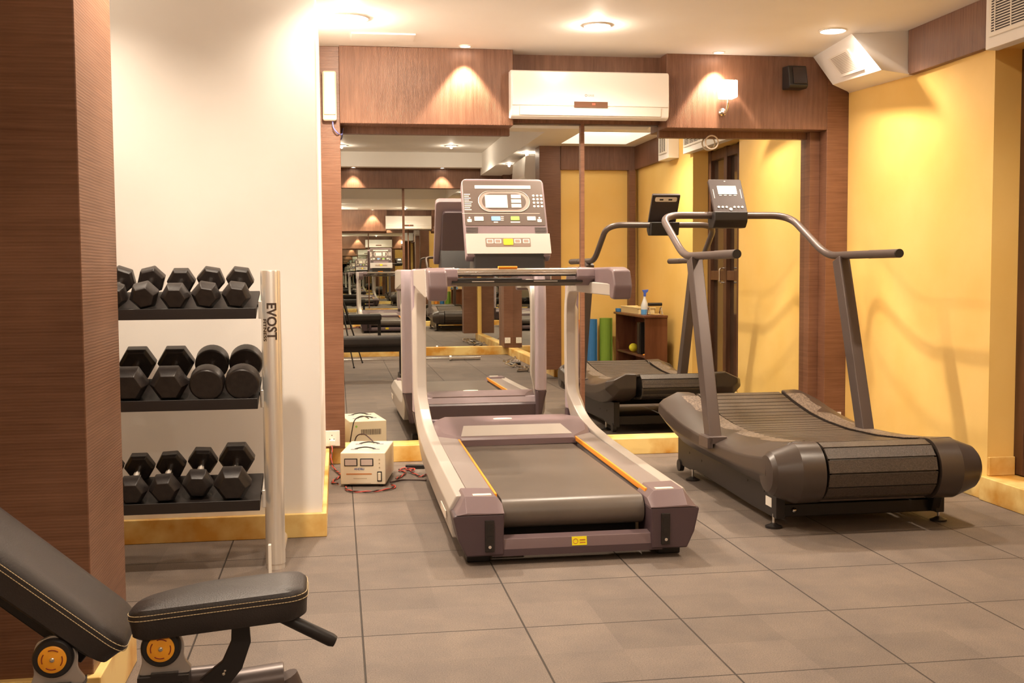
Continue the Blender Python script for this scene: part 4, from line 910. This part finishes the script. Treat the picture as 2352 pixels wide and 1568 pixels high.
# cabinet with an open front toward the room
def cabinet():
    t = thing('storage_cabinet', 'low dark wooden cabinet with an open front beside the yoga mats', 'cabinet', (2.78, -.65, 0))
    x0, x1, y0, y1, zt = 2.715, 2.925, -1.20, -.10, .695
    link('cabinet_top', MB().box(x0-.02, x1, y0-.01, y1+.02, zt-.022, zt), CABW, t, bevel=.004)
    for y in (y0, y1-.02): link('side_panel', MB().box(x0, x1, y, y+.02, 0, zt-.022), CABW, t, bevel=.002)
    link('back_panel', MB().box(x1-.012, x1, y0+.02, y1-.02, .03, zt-.022), CABW, t)
    for z in (.03, .30): link('shelf', MB().box(x0+.01, x1-.012, y0+.02, y1-.02, z, z+.018), CABW, t)
    tag(link('exercise_ball', MB().sphere((2.77, -.72, .3205+.042), .042), BALL, origin=(2.77, -.72, .318)), 'small yellow ball on the middle shelf of the cabinet', 'ball')
    tw = thing('speaker_tower', 'narrow black box standing on the cabinet shelf behind the ball', 'speaker', (2.77, -.45, .318)); link('housing', MB().box(2.75, 2.86, -.50, -.39, .3185, .62), BLACK, tw, bevel=.004); link('front_cloth', MB().box(2.745, 2.752, -.49, -.40, .33, .61), BLACKM, tw)
    tag(link('resistance_band', MB().ring((2.775, -.24, .326), (0, 0, 1), .035, .007), ORANGE, origin=(2.775, -.24, .318)), 'orange loop on the cabinet shelf in front of the black box', 'resistance band')
    tr = thing('storage_tray', 'cream shallow tray on top of the cabinet', 'tray', (2.78, -.75, zt)); xx0, xx1, yy0, yy1 = 2.735, 2.90, -1.06, -.42
    k = MB(); k.box(xx0, xx1, yy0, yy1, zt+.001, zt+.008); k.box(xx0, xx0+.006, yy0, yy1, zt+.008, zt+.06); k.box(xx1-.006, xx1, yy0, yy1, zt+.008, zt+.06); k.box(xx0, xx1, yy0, yy0+.006, zt+.008, zt+.06); k.box(xx0, xx1, yy1-.006, yy1, zt+.008, zt+.06); link('body', k, CREAM, tr, bevel=.002)
    k = MB(); k.box(xx0-.008, xx1+.008, yy0-.008, yy0+.004, zt+.056, zt+.064); k.box(xx0-.008, xx1+.008, yy1-.004, yy1+.008, zt+.056, zt+.064); k.box(xx0-.008, xx0+.004, yy0, yy1, zt+.056, zt+.064); link('rim', k, CREAM, tr)
    tag(link('sponge', MB().box(2.705, 2.745, -1.17, -1.09, zt+.001, zt+.035), BLUE, bevel=.004), 'small blue sponge on the cabinet top beside the tray', 'sponge')
    b = thing('spray_bottle', 'cloudy spray bottle with a blue trigger on the cabinet', 'bottle', (2.765, -.30, zt))
    link('bottle_body', MB().lathe((2.765, -.30, zt), (0, 0, 1), [(0, .03), (.01, .034), (.09, .034), (.13, .02), (.155, .012), (.17, .012)]), CLEAR, b)
    k = MB(); k.prism([(2.74, zt+.23), (2.80, zt+.235), (2.795, zt+.215), (2.777, zt+.20), (2.777, zt+.17), (2.755, zt+.17), (2.755, zt+.205)], 'Y', -.31, -.29); link('trigger_head', k, mat('royal_blue', (.06, .12, .55), .35), b, bevel=.003)
    link('liquid', MB().cyl((2.765, -.30, zt+.004), (2.765, -.30, zt+.05), .0347), mat('cleaner_blue', (.10, .30, .60), .3), b)
    h = thing('push_up_stand', 'chrome push up stand with a black grip on the cabinet', 'push up stand', (2.80, -.18, zt))
    link('grip', MB().cyl((2.765, -.18, zt+.10), (2.895, -.18, zt+.10), .015, n=16), BLACK, h)
    for x in (2.772, 2.888): link('leg', MB().tube(fillet([(x, -.235, zt+.007), (x, -.18, zt+.095), (x, -.125, zt+.007)], .05), .006, n=8), CHROME, h)
    for y in (-.235, -.125): link('base_bar', MB().tube([(2.765, y, zt+.007), (2.895, y, zt+.007)], .006, n=8), CHROME, h)
cabinet()
def yoga(x, y, r, h, m, lab):
    k = MB(); pts = []; n = 80; r0 = .014
    for i in range(n+1):
        a = 2*PI*4*i/n; rr = r0+(r-r0)*i/n; pts.append((x+rr*math.cos(a), y+rr*math.sin(a)))
    th = (r-r0)/4*.9; pin = []
    for i in range(n+1):
        a = 2*PI*4*i/n; rr = max(.004, r0+(r-r0)*i/n-th); pin.append((x+rr*math.cos(a), y+rr*math.sin(a)))
    for i in range(n):
        q = [pts[i], pts[i+1], pin[i+1], pin[i]]; k.add([(*p_, z) for z in (0.001, h) for p_ in q], [(0,1,2,3),(7,6,5,4),(0,1,5,4),(2,3,7,6)]+([(1,2,6,5)] if i == n-1 else []), smooth=False)
    tag(link('yoga_mat', k, m, origin=(x, y, 0)), lab, 'yoga mat')
yoga(2.645, -1.335, .070, .625, GREEN, 'green rolled yoga mat standing beside the cabinet'); yoga(2.500, -1.345, .058, .615, BLUE, 'blue rolled yoga mat standing between the green and orange mats')
yoga(2.36, -1.35, .055, .61, ORF, 'orange rolled yoga mat standing against the brown post')
t = thing('camera_tripod', 'thin black camera tripod whose legs show at the left edge of the mirror', 'tripod', (-.06, -3.56, 0))
apex = Vector((-.06, -3.56, .98))
for fx, fy in ((.118, -3.2), (.23, -3.92), (-.42, -3.62)):
    f = Vector((fx, fy, .008)); m_ = apex.lerp(f, .5); lg = link('leg', MB().tube([apex, m_], .011, n=10).tube([m_, f], .0075, n=10), BLACKM, t); link('foot', MB().sphere(f+Vector((0, 0, .005)), .012), BLACK, lg)
link('centre_column', MB().cyl((-.06, -3.56, .80), (-.06, -3.56, 1.02), .012), BLACKM, t); link('head', MB().box(-.085, -.035, -3.59, -3.53, 1.0, 1.045), BLACKM, t, bevel=.006)
